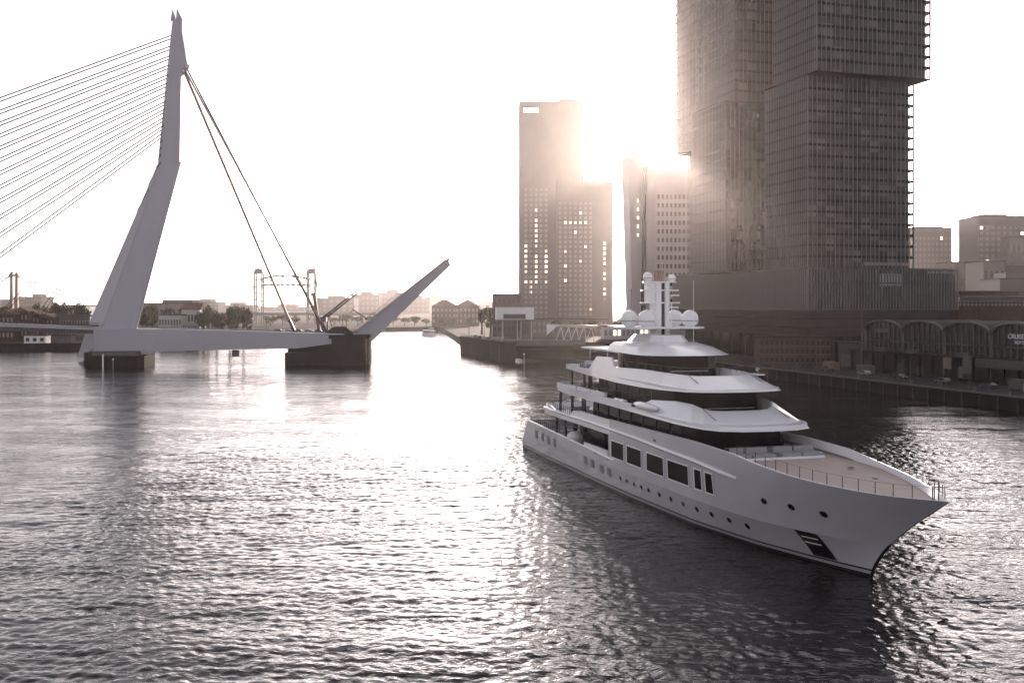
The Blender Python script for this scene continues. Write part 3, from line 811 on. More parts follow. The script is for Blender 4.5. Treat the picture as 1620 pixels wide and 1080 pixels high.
# old brick building at the foot of the towers
ob = thing('brick_building', 'old low brown brick building with many small windows at the foot of the glass high-rise', 'building', (84.5, 351, QZ), R(-6))
MB().box(0, 24, 0, 12, 0, 9.4).build('wall', M['brick2'], ob)
MB().box(-.4, 24.4, -.4, 12.4, 9.4, 9.9).build('roof', M['roof_grey'], ob)
for i in range(14):
    for j in range(3):
        wq = link('window', pane('win_dark', .95, 1.5), ob, (1.1 + i * 1.7, -.02, 1.8 + j * 2.9))
        link('window_sill', MB().box(-.6, .6, -.2, .05, -.12, 0).mesh('window_sill', M['stone']) if (i, j) == (0, 0) else bpy.data.meshes['window_sill'], wq, (0, 0, -.8))
lb = thing('shed', 'plain grey shed beside the old brick building on the quay', 'shed', (109.5, 344, QZ), R(-10))
MB().box(0, 8.5, 0, 8, 0, 7.8).build('wall', M['alu_dark'], lb)
MB().box(-.3, 8.8, -.3, 8.3, 7.8, 8.2).build('roof', M['roof_grey'], lb)
MB().box(1, 4, -.1, .02, 0, 4).build('roller_door', M['concrete'], lb)

# ---------------------------------------------------------------- cruise terminal with the wavy arched roof
ct = thing('cruise_terminal', 'dark glass-fronted terminal hall with a row of arched vaults along the quay', 'terminal building', (113.1, 328.6, QZ), math.atan2(-QD.y, -QD.x))
AW = 18.3
AX0 = AW * 0
def arch_pts(i, n=18, grow=0.0):
    return [(i * AW + AW / 2 - (AW / 2 + grow) * math.cos(math.pi * k / n) , 12.5 + (3.4 + grow) * math.sin(math.pi * k / n) ** .85) for k in range(n + 1)]
for i in range(5):
    a = arch_pts(i)
    mb = MB()
    vs = [(x, .35, z) for x, z in a] + [(x, 34, z) for x, z in a]
    n = len(a)
    mb.add(vs, [(k, k + 1, n + k + 1, n + k) for k in range(n - 1)])
    mb.build('vault_roof', M['roof_grey'], ct, 40)
    rim = MB()
    b = arch_pts(i, grow=.0)
    for k in range(len(b) - 1):
        (x0, z0), (x1, z1) = b[k], b[k + 1]
        rim.hexa([(x0, -.5, z0 - .22), (x1, -.5, z1 - .22), (x1, .6, z1 - .22), (x0, .6, z0 - .22)], [(x0, -.5, z0 + .22), (x1, -.5, z1 + .22), (x1, .6, z1 + .22), (x0, .6, z0 + .22)])
    rim.build('arch_rim', M['concrete'], ct)
    g = [(x, z) for x, z in a]
    poly = [(g[0][0] + .02, 6.6)] + [(x, z - .05) for x, z in g] + [(g[-1][0] - .02, 6.6)]
    MB().prof(poly, .75, .95).build('glass_wall', M['podium_glass'], ct)
    for k in range(1, 8):
        x = i * AW + k * AW / 8
        t = np.interp(x, [p[0] for p in a], [p[1] for p in a])
        MB().box(x - .07, x + .07, .4, .75, 6.6, t - .2).build('mullion', M['concrete'], ct)
    MB().box(i * AW + .3, i * AW + AW - .3, .35, .72, 9.4, 9.6).build('transom', M['alu_dark'], ct)
    MB().box(i * AW - .28, i * AW + .28, .1, .75, 0, 12.6).build('column', M['concrete'], ct)
MB().box(-.5, AW * 5, -5.5, 34, 5.9, 6.55).build('gallery_slab', M['concrete_dark'], ct)
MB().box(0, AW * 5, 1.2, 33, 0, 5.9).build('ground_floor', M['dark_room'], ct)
for i in range(17):
    MB().box(i * 5.4 - .3, i * 5.4 + .3, -4.9, -4.3, 0, 5.9).build('gallery_column', M['concrete_dark'], ct)
mb = MB()
for i in range(46):
    mb.tube((i * 2.0, -5.3, 6.55), (i * 2.0, -5.3, 7.65), .05, 4)
for h_ in (7.1, 7.65): mb.tube((0, -5.3, h_), (90, -5.3, h_), .05, 4)
mb.build('railing', M['alu_dark'], ct)
for i, (x0, x1, z0, z1) in enumerate(((43.5, 46.7, 3.0, 6.2), (49.5, 51.2, .8, 4.0), (51.2, 54.4, 2.2, 7.0), (24, 26.6, .5, 3.4), (56, 74, 4.2, 6.6), (32.5, 33.3, .3, 3), (34.5, 35.3, .3, 3))):
    MB().box(x0, x1, -5.75, -5.6, z0, z1).build('wall_panel', M['stone'] if i == 0 else M['concrete'] if i < 3 else M['alu_dark'], ct)
for x0, x1 in ((11, 15), (25.5, 29.5), (46, 49.5)):
    MB().box(x0, x1, -4, -2.6, 6.56, 7.6).build('planter', M['concrete'], ct)
# lettering on the fourth bay
def text(body, size, loc, m, parent, name='lettering', ext=.06):
    cu = bpy.data.curves.new(name, 'FONT')
    cu.body = body; cu.size = size; cu.extrude = ext
    cu.align_x = 'LEFT'
    o = bpy.data.objects.new(name, cu)
    C.objects.link(o)
    dg = bpy.context.evaluated_depsgraph_get()
    me = bpy.data.meshes.new_from_object(o.evaluated_get(dg))
    bpy.data.objects.remove(o)
    me.materials.append(m)
    q = link(name, me, parent, loc, (R(90), 0, 0))
    return q
MB().box(3.4 * AW - 1, 3.4 * AW + 13.5, .5, .6, 10.6, 13.0).build('sign_board', M['win_dark'], ct)
text('CRUISE TERMINAL', 1.75, (3.33 * AW, .3, 11.9), M['letter'], ct)
text('ROTTERDAM', 1.2, (3.33 * AW + 2.4, .3, 10.55), M['letter'], ct)
MB().box(.3 * AW, .3 * AW + 6.2, .15, .3, 12.0, 13.3).build('sign_board', M['concrete'], ct)
# ---------------------------------------------------------------- left bank and far skyline
house_specs = [(-4, 22, 497, 'brick', 3), (20, 44, 492, 'brick2', 3), (40, 62, 497, 'brick', 3), (60, 84, 502, 'brick2', 3)]
lab = ['brick house at the far left end of the embankment row', 'gabled house with the palest wall in the embankment row', 'dark gabled house between two embankment houses', 'lowest gabled house at the end of the embankment row']
for (a, b, t, m, f), lb_ in zip(house_specs, lab):
    block('gabled_house', lb_, 'house', a, b, t, 565 + a * .3, 11, m, 4, 3, roof='gable', wm='win_pale', group='houses on the far embankment')
block('long_building', 'long flat-roofed low building behind the pylon foot on the embankment', 'building', 80, 142, 500, 590, 14, 'alu_dark', 14, 2, wm='win_pale')
block('pavilion', 'pale banded pavilion right of the pylon foot', 'building', 251, 287, 499, 590, 12, 'pale_panel', 8, 2, wm='win_dark')
block('timbered_house', 'pale house with dark framing among the trees right of the pylon', 'house', 287, 316, 490, 600, 12, 'pale_panel', 6, 2, roof='side', wm='win_dark')
block('hall', 'wide hazy hall with a flat roof above the far trees', 'hall', 225, 306, 480, 900, 40, 'stone', 12, 1, steps=((252, 300, 474),))
block('apartment_block', 'pale banded apartment block behind the embankment trees', 'apartment block', 86, 136, 484, 760, 20, 'pale_panel', 10, 3)
block('quay_pavilion', 'low white kiosk group under the bridge deck on the far bank', 'kiosk', 38, 72, 531, 538, 6, 'white_paint', 3, 1)
block('quay_shed', 'grey low shed under the bridge deck by the pier', 'shed', 82, 112, 531, 541, 6, 'concrete', 0, 0)
fs = [(498, 560, 470, 1300, 'hazy long block behind the barrier arm'), (556, 600, 464, 1500, 'hazy stepped block under the raised leaf'), (598, 640, 461, 1600, 'hazy block with a flat top behind the raised leaf'), (636, 680, 470, 1400, 'hazy low block left of the twin-gabled warehouse'), (673, 700, 467, 1900, 'hazy distant tower stub above the warehouse roofs'), (757, 782, 475, 1500, 'hazy low block right of the twin-gabled warehouse'), (300, 345, 476, 1400, 'hazy far block above the embankment trees'), (0, 40, 472, 1500, 'hazy far block at the foot of the twin red pylons'), (40, 66, 468, 1500, 'hazy far block with a stepped roof beside the red pylons'), (160, 215, 474, 1700, 'hazy far block behind the leaning pylon'), (345, 400, 481, 1700, 'hazy far low block left of the lift bridge'), (415, 490, 484, 1900, 'hazy far block seen through the lift bridge')]
for a, b, t, Y_, lb_ in fs:
    block('distant_block', lb_, 'building', a, b, t + 2, Y_ * 1.55, 60, 'stone', 6, 3, wm='win_pale', group='hazy blocks of the far skyline', steps=((a + (b - a) * .3, a + (b - a) * .7, t - 3),))
for a, b, lb_ in ((683, 722, 'left gable of the twin-gabled warehouse on the far bank'), (720, 758, 'right gable of the twin-gabled warehouse on the far bank')):
    block('warehouse', lb_, 'warehouse', a, b, 484, 960, 40, 'brick2', 6, 3, roof='gable', wm='win_pale', group='gabled warehouses')
block('brick_block', 'brown block standing left of the stone tower foot', 'building', 779, 824, 466, 650, 20, 'brick2', 6, 5, wm='win_dark')
block('low_hall', 'low pale hall under the white tower beside the canopy', 'hall', 955, 1040, 517, 470, 14, 'pale_panel', 12, 1, wm='win_pale', wpx=.6, z0=8.2, glows=.45)  # emissive panes stand in for sunlight glimmering on the hall
block('low_hall', 'dark low hall at the foot of the stone tower', 'hall', 842, 962, 505, 660, 20, 'tower_brown', 16, 2, wm='win_pale')
# twin red pylons of the far bridge
fb = thing('far_bridge', 'far red bridge with twin cable pylons above the left bank roofs', 'bridge', (bx_(23, 1250), 1250, 3))
s12 = 1250 / F
for x, tp_ in ((-4.5, 430), (3.5, 431)):
    MB().hexa([(x * s12 - 1.8 - (3 if x > 0 else 0) * 0, -2, 0), (x * s12 + 2.2, -2, 0), (x * s12 + 2.2, 2, 0), (x * s12 - 1.8, 2, 0)], [(x * s12 - 1.3 , -1.5, hz(tp_, 1250) - 3), (x * s12 + 1.3, -1.5, hz(tp_, 1250) - 3), (x * s12 + 1.3, 1.5, hz(tp_, 1250) - 3), (x * s12 - 1.3, 1.5, hz(tp_, 1250) - 3)]).build('pylon_mast', M['red_steel'], fb)
    MB().box(x * s12 - 2.6, x * s12 + 2.6, -2.5, 2.5, hz(437, 1250) - 3, hz(434, 1250) - 3).build('mast_head', M['red_steel'], fb)
for e in (-1, 1):
    for k in (60, 95, 130):
        MB().tube((0, 0, hz(435, 1250) - 3), (e * k, 0, 14), .35, 5).build('stay_cable', M['red_steel'], fb)
MB().box(-150, 150, -6, 6, 13, 15.5).build('road_deck', M['red_steel'], fb)
# lift bridge
lf = thing('lift_bridge', 'hazy steel lift bridge with two towers and a raised truss span', 'bridge', (bx_(410, 1100), 1100, 3))
s11 = 1100 / F
lz = lambda py: hz(py, 1100) - 3
for x0 in (0, 83):
    twr = MB()
    for dx_ in (-4, 4):
        for dy_ in (-4, 4):
            twr.box(x0 * s11 + dx_ - .7, x0 * s11 + dx_ + .7, dy_ - .7, dy_ + .7, 0, lz(432))
    z = 4
    while z < lz(434):
        for dy_ in (-4, 4):
            twr.box(x0 * s11 - 4, x0 * s11 + 4, dy_ - .35, dy_ + .35, z, z + .6)
            twr.tube((x0 * s11 - 4, dy_, z), (x0 * s11 + 4, dy_, z + 7), .3, 4)
        z += 7
    t_ = twr.build('lift_tower', M['hef_green'], lf)
    MB().prof([(x0 * s11 - 5.5, lz(433)), (x0 * s11 + 5.5, lz(433)), (x0 * s11 + 4.5, lz(427)), (x0 * s11 + (5 if x0 else -1), lz(424)), (x0 * s11 - 3.5, lz(426))], -5, 5).build('sheave_house', M['hef_green'], lf)
N_ = 9
for dy_ in (-4, 4):
    sp_ = MB()
    for k in range(N_):
        xa = (3 + 77 * k / N_) * s11; xb = (3 + 77 * (k + 1) / N_) * s11
        za = lz(441) + 4 * math.sin(math.pi * k / N_); zb_ = lz(441) + 4 * math.sin(math.pi * (k + 1) / N_)
        sp_.tube((xa, dy_, lz(451)), (xb, dy_, lz(451)), .7, 4)
        sp_.tube((xa, dy_, za), (xb, dy_, zb_), .7, 4)
        sp_.tube((xa, dy_, lz(451)), (xb, dy_, zb_) if k % 2 else (xa, dy_, za), .4, 4)
        sp_.tube((xb, dy_, lz(451)), (xa, dy_, za), .4, 4)
    sp_.build('truss', M['hef_green'], lf)
MB().box(3 * s11, 80 * s11, -4, 4, lz(452.5), lz(451)).build('span_deck', M['hef_green'], lf)
for sx in (-1, 1):
    b0 = 0 if sx < 0 else 83 * s11
    MB().tube((b0 + sx * 4, 0, lz(428)), (b0 + sx * 10, 0, 8), .5, 5).build('back_strut', M['hef_green'], lf)
MB().box(-60, 140, -5, 5, 9, 12).build('approach_deck', M['hef_green'], lf)
for k in range(9):
    MB().box(-58 + k * 24, -56 + k * 24, -3, 3, 0, 9).build('deck_pier', M['stone'], lf)
# ---------------------------------------------------------------- the yacht
def smooth_tab(tab):
    d = np.array([a for a, b in tab], float); v = np.array([b for a, b in tab], float)
    g = np.linspace(0, 110, 441); y = np.interp(g, d, v)
    for _ in range(30):
        z = y.copy(); z[1:-1] = (y[:-2] + 2 * y[1:-1] + y[2:]) / 4; y = z
    return g, y
GW = smooth_tab([(0,.12),(5,1.75),(12.9,4.0),(23.5,5.75),(39.7,6.55),(50,6.75),(75,6.7),(88,6.3),(110,6.2)])
GD = smooth_tab([(0,.1),(2.4,1.8),(5.4,3.3),(10.4,5.1),(15,6.1),(20,6.6),(25,6.9),(35,7.05),(75,6.95),(95,6.6),(110,6.5)])
STX = ([-2,0,.8,1.6,2.6,3.4,4.2,6,8.7],[-.5,0,.35,.9,1.75,2.6,3.6,6.1,10.4])
def stem(z): return float(np.interp(z, *STX))
def hw(x, z):
    d = max(0.0, stem(z) - x)
    a = np.interp(d, *GW); b = np.interp(d, *GD)
    k = np.interp(z, [-2, 0, 3.3, 9], [-.1, 0, .84, 1.0])
    return float(a + (b - a) * k)
yacht = thing('motor_yacht', 'large white superyacht with tiered dark glazed decks moving bow-first on the river', 'yacht', (32.3, 92.2, 0), math.atan2(-.961, .277))
def Yb(mb, name, m, parent=None, sm=None): return mb.build(name, M[m] if isinstance(m, str) else m, parent or yacht, sm)
XT = lambda z: float(np.interp(z, [-2, 1.2, 5.2], [-88.2, -88, -83.6]))     # raked transom
def main_top(x): return float(np.interp(x, [-90, -83, -62, -46, 20], [5.25, 5.15, 4.8, 4.25, 4.25]))
def sheer(x): return float(np.interp(x, [-50, -46.5, -22, -13, -8.5, -4, 0, 3, 6, 10.4], [9.3, 9.35, 9.7, 9.5, 9.05, 8.75, 8.58, 8.5, 8.5, 8.7]))
def hull_grid(zs, x0=None, n=90, sgn=-1, top=None):
    P = []
    for j, f in enumerate(zs):
        row = []
        for i in range(n + 1):
            s = 1 - (1 - i / n) ** 1.5
            z = f(-20) if callable(f) else f
            for _ in range(4):
                xa = XT(z) if x0 is None else x0
                x = xa + s * (stem(z) - xa)
                z = f if not callable(f) else f(x)
            row.append((x, sgn * hw(x, z), z))
        P.append(row)
    return P
def strake(f0, f1, k):
    return lambda x: f0(x) + (f1(x) - f0(x)) * k
c = lambda v: (lambda x: v)
hull = MB()
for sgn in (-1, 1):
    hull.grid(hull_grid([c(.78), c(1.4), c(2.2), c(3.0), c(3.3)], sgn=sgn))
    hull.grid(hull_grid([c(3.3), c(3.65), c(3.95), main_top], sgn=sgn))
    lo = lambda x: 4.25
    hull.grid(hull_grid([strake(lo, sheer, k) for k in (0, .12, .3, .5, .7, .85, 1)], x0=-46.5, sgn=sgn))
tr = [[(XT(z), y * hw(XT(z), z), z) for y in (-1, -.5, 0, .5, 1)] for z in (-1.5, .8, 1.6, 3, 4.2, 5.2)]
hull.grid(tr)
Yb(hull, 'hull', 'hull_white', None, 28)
bt = MB()
for sgn in (-1, 1):
    bt.grid(hull_grid([c(-1.8), c(-.5), c(.32)], sgn=sgn))
Yb(bt, 'boot_top', 'boot_top', None, 30)
ln = MB()
for sgn in (-1, 1):
    ln.grid(hull_grid([c(.32), c(.62)], sgn=sgn))
    q = hull_grid([c(.62), c(.78)], sgn=sgn)
    bt2 = MB().grid(q)
    Yb(bt2, 'boot_stripe', 'boot_top', None, 30)
Yb(ln, 'waterline_band', 'hull_line', None, 30)
# dark bulb-nosed forefoot edge
fore = MB().path([(stem(z) + .04, 0, z) for z in (-1.5, 0, .8, 1.6, 2.6, 3.4)], 0.16, 8)
Yb(fore, 'stem_guard', 'boot_top')
# bulwark inner faces and rails
def inner(x0, topf, depth, n=50, x1=None, off=.28):
    mb = MB()
    for sgn in (-1, 1):
        A = []; B = []; D = []
        for i in range(n + 1):
            s = i / n
            z = 8.5
            for _ in range(3):
                xe = (stem(z) - .05) if x1 is None else x1
                x = x0 + s * (xe - x0); z = topf(x)
            y = hw(x, z)
            yi = max(0.02, y - off * (1 if y > .6 else .8))
            zl = max(z - depth, float(np.interp(x + .4, STX[1], STX[0])))
            zl = min(zl, z - .02)
            A.append((x, sgn * y, z)); B.append((x, sgn * yi, z + .03)); D.append((x, sgn * max(.015, min(yi, hw(x, zl) - .1)), zl))
        mb.grid([A, B, D])
    return mb
Yb(inner(-46.5, sheer, .9), 'bulwark', 'yacht_white', None, 30)
Yb(inner(-83.6, main_top, 1.3, 40, -46.5), 'bulwark', 'yacht_white', None, 30)
# decks
def outline(z, x0, x1, n=40, inset=.3, topf=None):
    st, po = [], []
    for i in range(n + 1):
        x = x0 + (x1 - x0) * i / n
        y = max(.03, hw(x, z) - inset)
        st.append((x, -y)); po.append((x, y))
    return st + po[::-1]
def fdz(x): return min(8.45, sheer(x) - .5)
fo = []
for x in np.linspace(-26, 9.1, 45):
    z = fdz(x)
    fo.append((x, max(.03, hw(x, z) - .25), z))
fo2 = [(x, -y, z) for x, y, z in fo] + [(x, y, z) for x, y, z in reversed(fo)]
Yb(MB().prism([(x, y) for x, y, z in fo2], [z - .12 for x, y, z in fo2], [z for x, y, z in fo2]), 'foredeck', 'teak')
Yb(MB().prism(outline(3.4, -85, -45, 20), 3.2, 3.45), 'main_deck', 'teak')
Yb(MB().prism(outline(7.4, -75, -25, 20, .15), 7.3, 7.72), 'upper_deck', 'yacht_white')
# shoulder ledge along the topsides
led = MB()
for sgn in (-1, 1):
    rows = []
    for i in range(41):
        x = -75 + i * (62.3 / 40)
        z = float(np.interp(x, [-75, -54, -38, -21, -12.7], [8.2, 8.25, 8.08, 7.62, 7.1]))
        y = hw(x, min(z, 8.5)); t = min(1, (i) / 3, (40 - i) / 2.0)
        e = .34 * max(.12, t)
        rows.append([(x, sgn * (y - .1), z + .16), (x, sgn * (y + e * .8), z + .12), (x, sgn * (y + e), z), (x, sgn * (y + e * .6), z - .2), (x, sgn * (y - .1), z - .3)])
    led.grid(rows)
Yb(led, 'shoulder_ledge', 'yacht_white', None, 50)
# upper bulwark aft of the window wall
ub = MB()
for sgn in (-1, 1):
    rows = []
    for i in range(25):
        x = -75 + i * (29 / 24)
        zt = float(np.interp(x, [-75, -70.5, -70, -61.2, -60.6, -57, -54, -46], [8.85, 8.8, 8.4, 8.35, 9.1, 9.35, 9.32, 9.34]))
        zb = float(np.interp(x, [-75, -70, -46], [7.9, 7.35, 7.3]))
        y = hw(x, 8.2)
        y -= .5 * max(0, (-72 - x) / 3) ** 2
        rows.append([(x, sgn * (y - .2), zb), (x, sgn * (y + .02), zb + .1), (x, sgn * (y + .02), zt), (x, sgn * (y - .3), zt), (x, sgn * (y - .3), zb)])
    ub.grid(rows)
yb_ = hw(-75, 8.2) - .5
ub.grid([[(-75, -yb_, 7.9), (-75.4, -yb_ * .5, 7.9), (-75.5, 0, 7.9), (-75.4, yb_ * .5, 7.9), (-75, yb_, 7.9)], [(-75, -yb_, 8.85), (-75.4, -yb_ * .5, 8.85), (-75.5, 0, 8.85), (-75.4, yb_ * .5, 8.85), (-75, yb_, 8.85)]])
Yb(ub, 'upper_bulwark', 'yacht_white', None, 40)
# hull windows
def patch(x0, x1, z0, z1, off=.035, n=5, m=4, shear=0.0, sgn=-1):
    P = []
    for j in range(m + 1):
        z = z0 + (z1 - z0) * j / m
        row = []
        for i in range(n + 1):
            x = x0 + (x1 - x0) * i / n + shear * (z1 - z)
            row.append((x, sgn * (hw(x, min(z, 8.6)) + off), z))
        P.append(row)
    return MB().grid(P)
for sgn in (-1, 1):
    for (a, b) in ((-45.4, -41.2), (-40.1, -35.6), (-33.9, -29.2), (-28.0, -22.9), (-21.4, -19.9), (-19.0, -17.5)):
        f = Yb(patch(a, b, 4.66, 6.72, .05, sgn=sgn), 'hull_window', 'yacht_glass')
        fr = MB()
        for (p0, p1, q0, q1) in ((a - .16, b + .16, 6.72, 6.9), (a - .16, b + .16, 4.5, 4.66), (a - .16, a, 4.66, 6.72), (b, b + .16, 4.66, 6.72)):
            fr.grid([[(x, sgn * (hw(x, z) + .075), z) for x in np.linspace(p0, p1, 4)] for z in (q0, q1)])
        Yb(fr, 'window_frame', 'yacht_white', f)
    def porthole(x, z, w, h):
        P = [(x + w * math.cos(t), z + h * math.sin(t)) for t in np.linspace(0, 2 * math.pi, 15)[:-1]]
        mb = MB().add([(a, sgn * (hw(a, b) + .05), b) for a, b in P], [tuple(range(14))])
        p_ = Yb(mb, 'porthole', 'yacht_glass')
        Q = [(x + (w + .09) * math.cos(t), z + (h + .09) * math.sin(t)) for t in np.linspace(0, 2 * math.pi, 15)]
        I = [(x + w * math.cos(t), z + h * math.sin(t)) for t in np.linspace(0, 2 * math.pi, 15)]
        Yb(MB().grid([[(a, sgn * (hw(a, b) + .06), b) for a, b in Q], [(a, sgn * (hw(a, b) + .06), b) for a, b in I]]), 'porthole_rim', 'steel', p_)
    for x in (-42.6, -40.5, -38.2, -36.0, -33.9, -31.0, -28.0, -25.0, -21.9, -19.0, -15.9, -12.9):
        porthole(x, 2.22, .27, .21)
    for x, z in ((-8.7, 5.53), (-5.1, 5.6), (-1.6, 5.55)):
        porthole(x, z, .33, .22)
    for x, z in ((-78.7, 3.39), (-75.2, 3.4), (-72.0, 3.36), (-69.0, 3.34)):
        Yb(patch(x - .55, x + .45, z - .62, z + .62, .1, 3, 3, sgn=sgn), 'hull_window', 'cushion')
    for x, z in ((-55.5, 2.7), (-52.7, 2.6), (-49.1, 2.46), (-46.4, 2.45)):
        Yb(patch(x - .6, x + .6, z - .5, z + .5, .1, 3, 3, sgn=sgn), 'hull_window', 'cushion')
    # anchor pocket
    an = Yb(patch(-6.0, -3.5, .85, 3.3, .04, 6, 6, .22, sgn), 'anchor_pocket', 'boot_top')
    for zz in (2.75, 2.2):
        Yb(patch(-5.55, -3.75, zz - .09, zz + .05, .1, 4, 1, .22, sgn), 'anchor_bar', 'white_paint', an)
    for x, z in ((-51.3, 4.25), (-46.8, 4.1), (-31.5, 8.5)):
        Yb(patch(x - .3, x + .3, z - .14, z + .14, .05, 2, 1, sgn=sgn), 'fairlead', 'boot_top')
    # deck-edge rail moulding along the main deck, aft
    mb = MB().path([(x, sgn * (hw(x, main_top(x)) + .05), main_top(x)) for x in np.linspace(-83.4, -44.5, 26)], .14, 6)
    Yb(mb, 'rub_rail', 'yacht_white', None, 40)
# raised bulwark step beside the side opening
for sgn in (-1, 1):
    mb = MB()
    rows = []
    for x in np.linspace(-56.2, -47, 8):
        y = hw(x, 4.6)
        rows.append([(x, sgn * (y - .1), 4.3), (x, sgn * (y - .05), 5.15), (x, sgn * (y - .35), 5.15), (x, sgn * (y - .35), 4.3)])
    mb.grid(rows)
    Yb(mb, 'bulwark', 'yacht_white')
# swim platform
Yb(MB().prism([(-91.2, -4.6), (-90.2, -5.9), (-87.4, -6.3), (-87.4, 6.3), (-90.2, 5.9), (-91.2, 4.6)], .7, 1.25), 'swim_platform', 'yacht_white')
Yb(MB().prism([(-91.0, -4.5), (-90.1, -5.6), (-87.6, -6), (-87.6, 6), (-90.1, 5.6), (-91.0, 4.5)], 1.25, 1.31), 'platform_teak', 'teak')

# tiers: fascia bands (rim below, top edge above), given for the starboard half
def band(name, pts, inn=.28, m='yacht_white', close_aft=True, smooth=11):
    st = [((a[0], a[1], a[2]), (b[0], b[1], b[2])) for a, b in pts]
    po = [((a[0], -a[1], a[2]), (b[0], -b[1], b[2])) for a, b in reversed(pts) if abs(a[1]) > 1e-6]
    loop = st + po
    if close_aft: loop.append(loop[0])
    rows = []
    for (bq, tq) in loop:
        B = Vector(bq); T = Vector(tq)
        cx = Vector((-42, 0, 0))
        d = Vector((cx.x - T.x if T.x > -34 else 0, -T.y, 0))
        if T.x < -60: d.x = max(d.x, -60 - T.x)
        d = d.normalized() if d.length > 0 else Vector((1, 0, 0))
        rows.append([tuple(B + d * .5), tuple(B), tuple(B.lerp(T, .07) ), tuple(T), tuple(T + d * inn), tuple(T + d * inn + Vector((0, 0, -(T.z - B.z) * .75)))])
    return Yb(MB().grid(rows), name, m, None, smooth)
def P2(x, y, z, a, b, c_): return ((x, y, z), (a, b, c_))
V1 = [P2(-71.6,-4.6,11.7,-71.6,-4.6,12.45), P2(-70.6,-6.1,11.65,-70.6,-6.0,12.45), P2(-62,-6.8,11.5,-62,-6.75,12.3), P2(-47,-7.0,11.2,-47,-6.92,12.15), P2(-36.5,-7.02,11.12,-36.5,-6.92,12.1),
      P2(-31,-7.05,11.08,-34.2,-6.3,13.0), P2(-26,-7.0,11.05,-28.5,-5.7,13.35), P2(-22.6,-6.75,11.05,-25.6,-5.1,13.25), P2(-20.2,-6.3,11.05,-24.4,-4.4,12.85), P2(-18.4,-5.4,11.05,-23.8,-3.6,12.65), P2(-17.3,-3.2,11.05,-23.3,-2.2,12.62), P2(-16.9,0,11.05,-23.1,0,12.62)]
V2 = [P2(-70.6,-3.4,14.7,-70.6,-3.4,15.3), P2(-69.6,-4.9,14.65,-69.6,-4.85,15.3), P2(-57.6,-5.8,14.4,-57.6,-5.75,15.15), P2(-55.6,-5.9,14.4,-54.8,-5.5,17.2), P2(-50.2,-5.95,14.3,-49.4,-5.5,17.35), P2(-46.3,-6.0,14.2,-47.6,-5.7,16.15),
      P2(-38,-6.05,14.22,-38.8,-5.5,16.4), P2(-32,-6.3,14.4,-32.4,-5.2,16.35), P2(-27.4,-6.35,14.6,-29.9,-4.6,16.3), P2(-25.2,-6.0,14.66,-28.9,-3.9,16.25), P2(-23.8,-5.0,14.7,-28.3,-3.2,16.2), P2(-23.0,-2.8,14.7,-27.9,-1.8,16.2), P2(-22.7,0,14.7,-27.8,0,16.2)]
band('fascia', V1); band('fascia', V2)
V3 = [P2(-53.2,-3.0,18.25,-51.6,-2.8,19.35), P2(-52.8,-4.7,18.25,-51.4,-4.2,19.35), P2(-48,-5.1,18.1,-47.5,-4.3,19.4), P2(-41.5,-5.6,18.1,-43.4,-4.0,19.55), P2(-38,-5.7,18.15,-42.2,-3.4,19.6), P2(-36.2,-5.2,18.18,-41.6,-2.8,19.62), P2(-35,-3.6,18.2,-41.2,-1.8,19.66), P2(-34.4,-1.8,18.2,-41,-.9,19.68), P2(-34.2,0,18.2,-40.9,0,19.68)]
st = V3 + [((a[0], -a[1], a[2]), (b[0], -b[1], b[2])) for a, b in reversed(V3) if a[1] != 0]
mb = MB()
n = len(st)
mid = [tuple(Vector(a).lerp(Vector(b), .45) + Vector((0, 0, .28))) for a, b in st]
mb.add([a for a, b in st] + mid + [b for a, b in st], [tuple(range(n)), tuple(range(2*n, 3*n))] + [(i, (i+1) % n, n + (i+1) % n, n + i) for i in range(n)] + [(n + i, n + (i+1) % n, 2*n + (i+1) % n, 2*n + i) for i in range(n)])
Yb(mb, 'hardtop', 'yacht_white', None, 20)
Yb(MB().prism([(-69, -2.6), (-52, -3.2), (-52, 3.2), (-69, 2.6)], 17.75, 18.0), 'awning', 'yacht_white')
for sx, sy in ((-66, -2.3), (-66, 2.3), (-58, -2.6), (-58, 2.6)):
    Yb(MB().tube((sx, sy, 15.2), (sx, sy, 17.8), .07, 6), 'awning_post', 'steel')
def slab(pts, z0, z1, name, m='yacht_white', inset=.12):
    q = [(a[0] - (.3 if a[0] > -30 else -inset if a[0] < -60 else 0), a[1] + inset) for a, b in pts]
    q = q + [(x, -y) for x, y in reversed(q) if abs(y) > .13]
    return Yb(MB().prism(q, z0, z1), name, m)
slab(V1, 11.16, 11.55, 'bridge_deck'); slab(V2, 14.72, 14.98, 'sun_deck')
slab([((-71, -5.8), 0), ((-30, -6.6), 0), ((-26, -4), 0), ((-25.6, -.2), 0)], 11.551, 11.6, 'deck_teak', 'teak')
# creases on the fascias
def crease(V, ka, fa, kb, fb):
    for sgn in (1, -1):
        a = Vector(V[ka][0]).lerp(Vector(V[ka][1]), fa); b = Vector(V[kb][0]).lerp(Vector(V[kb][1]), fb)
        Yb(MB().tube((a.x, a.y * sgn, a.z + .03), (b.x, b.y * sgn, b.z + .05), .05, 5), 'panel_joint', 'cushion')
crease(V1, 8, .98, 9, .5); crease(V2, 9, .98, 10, .55)
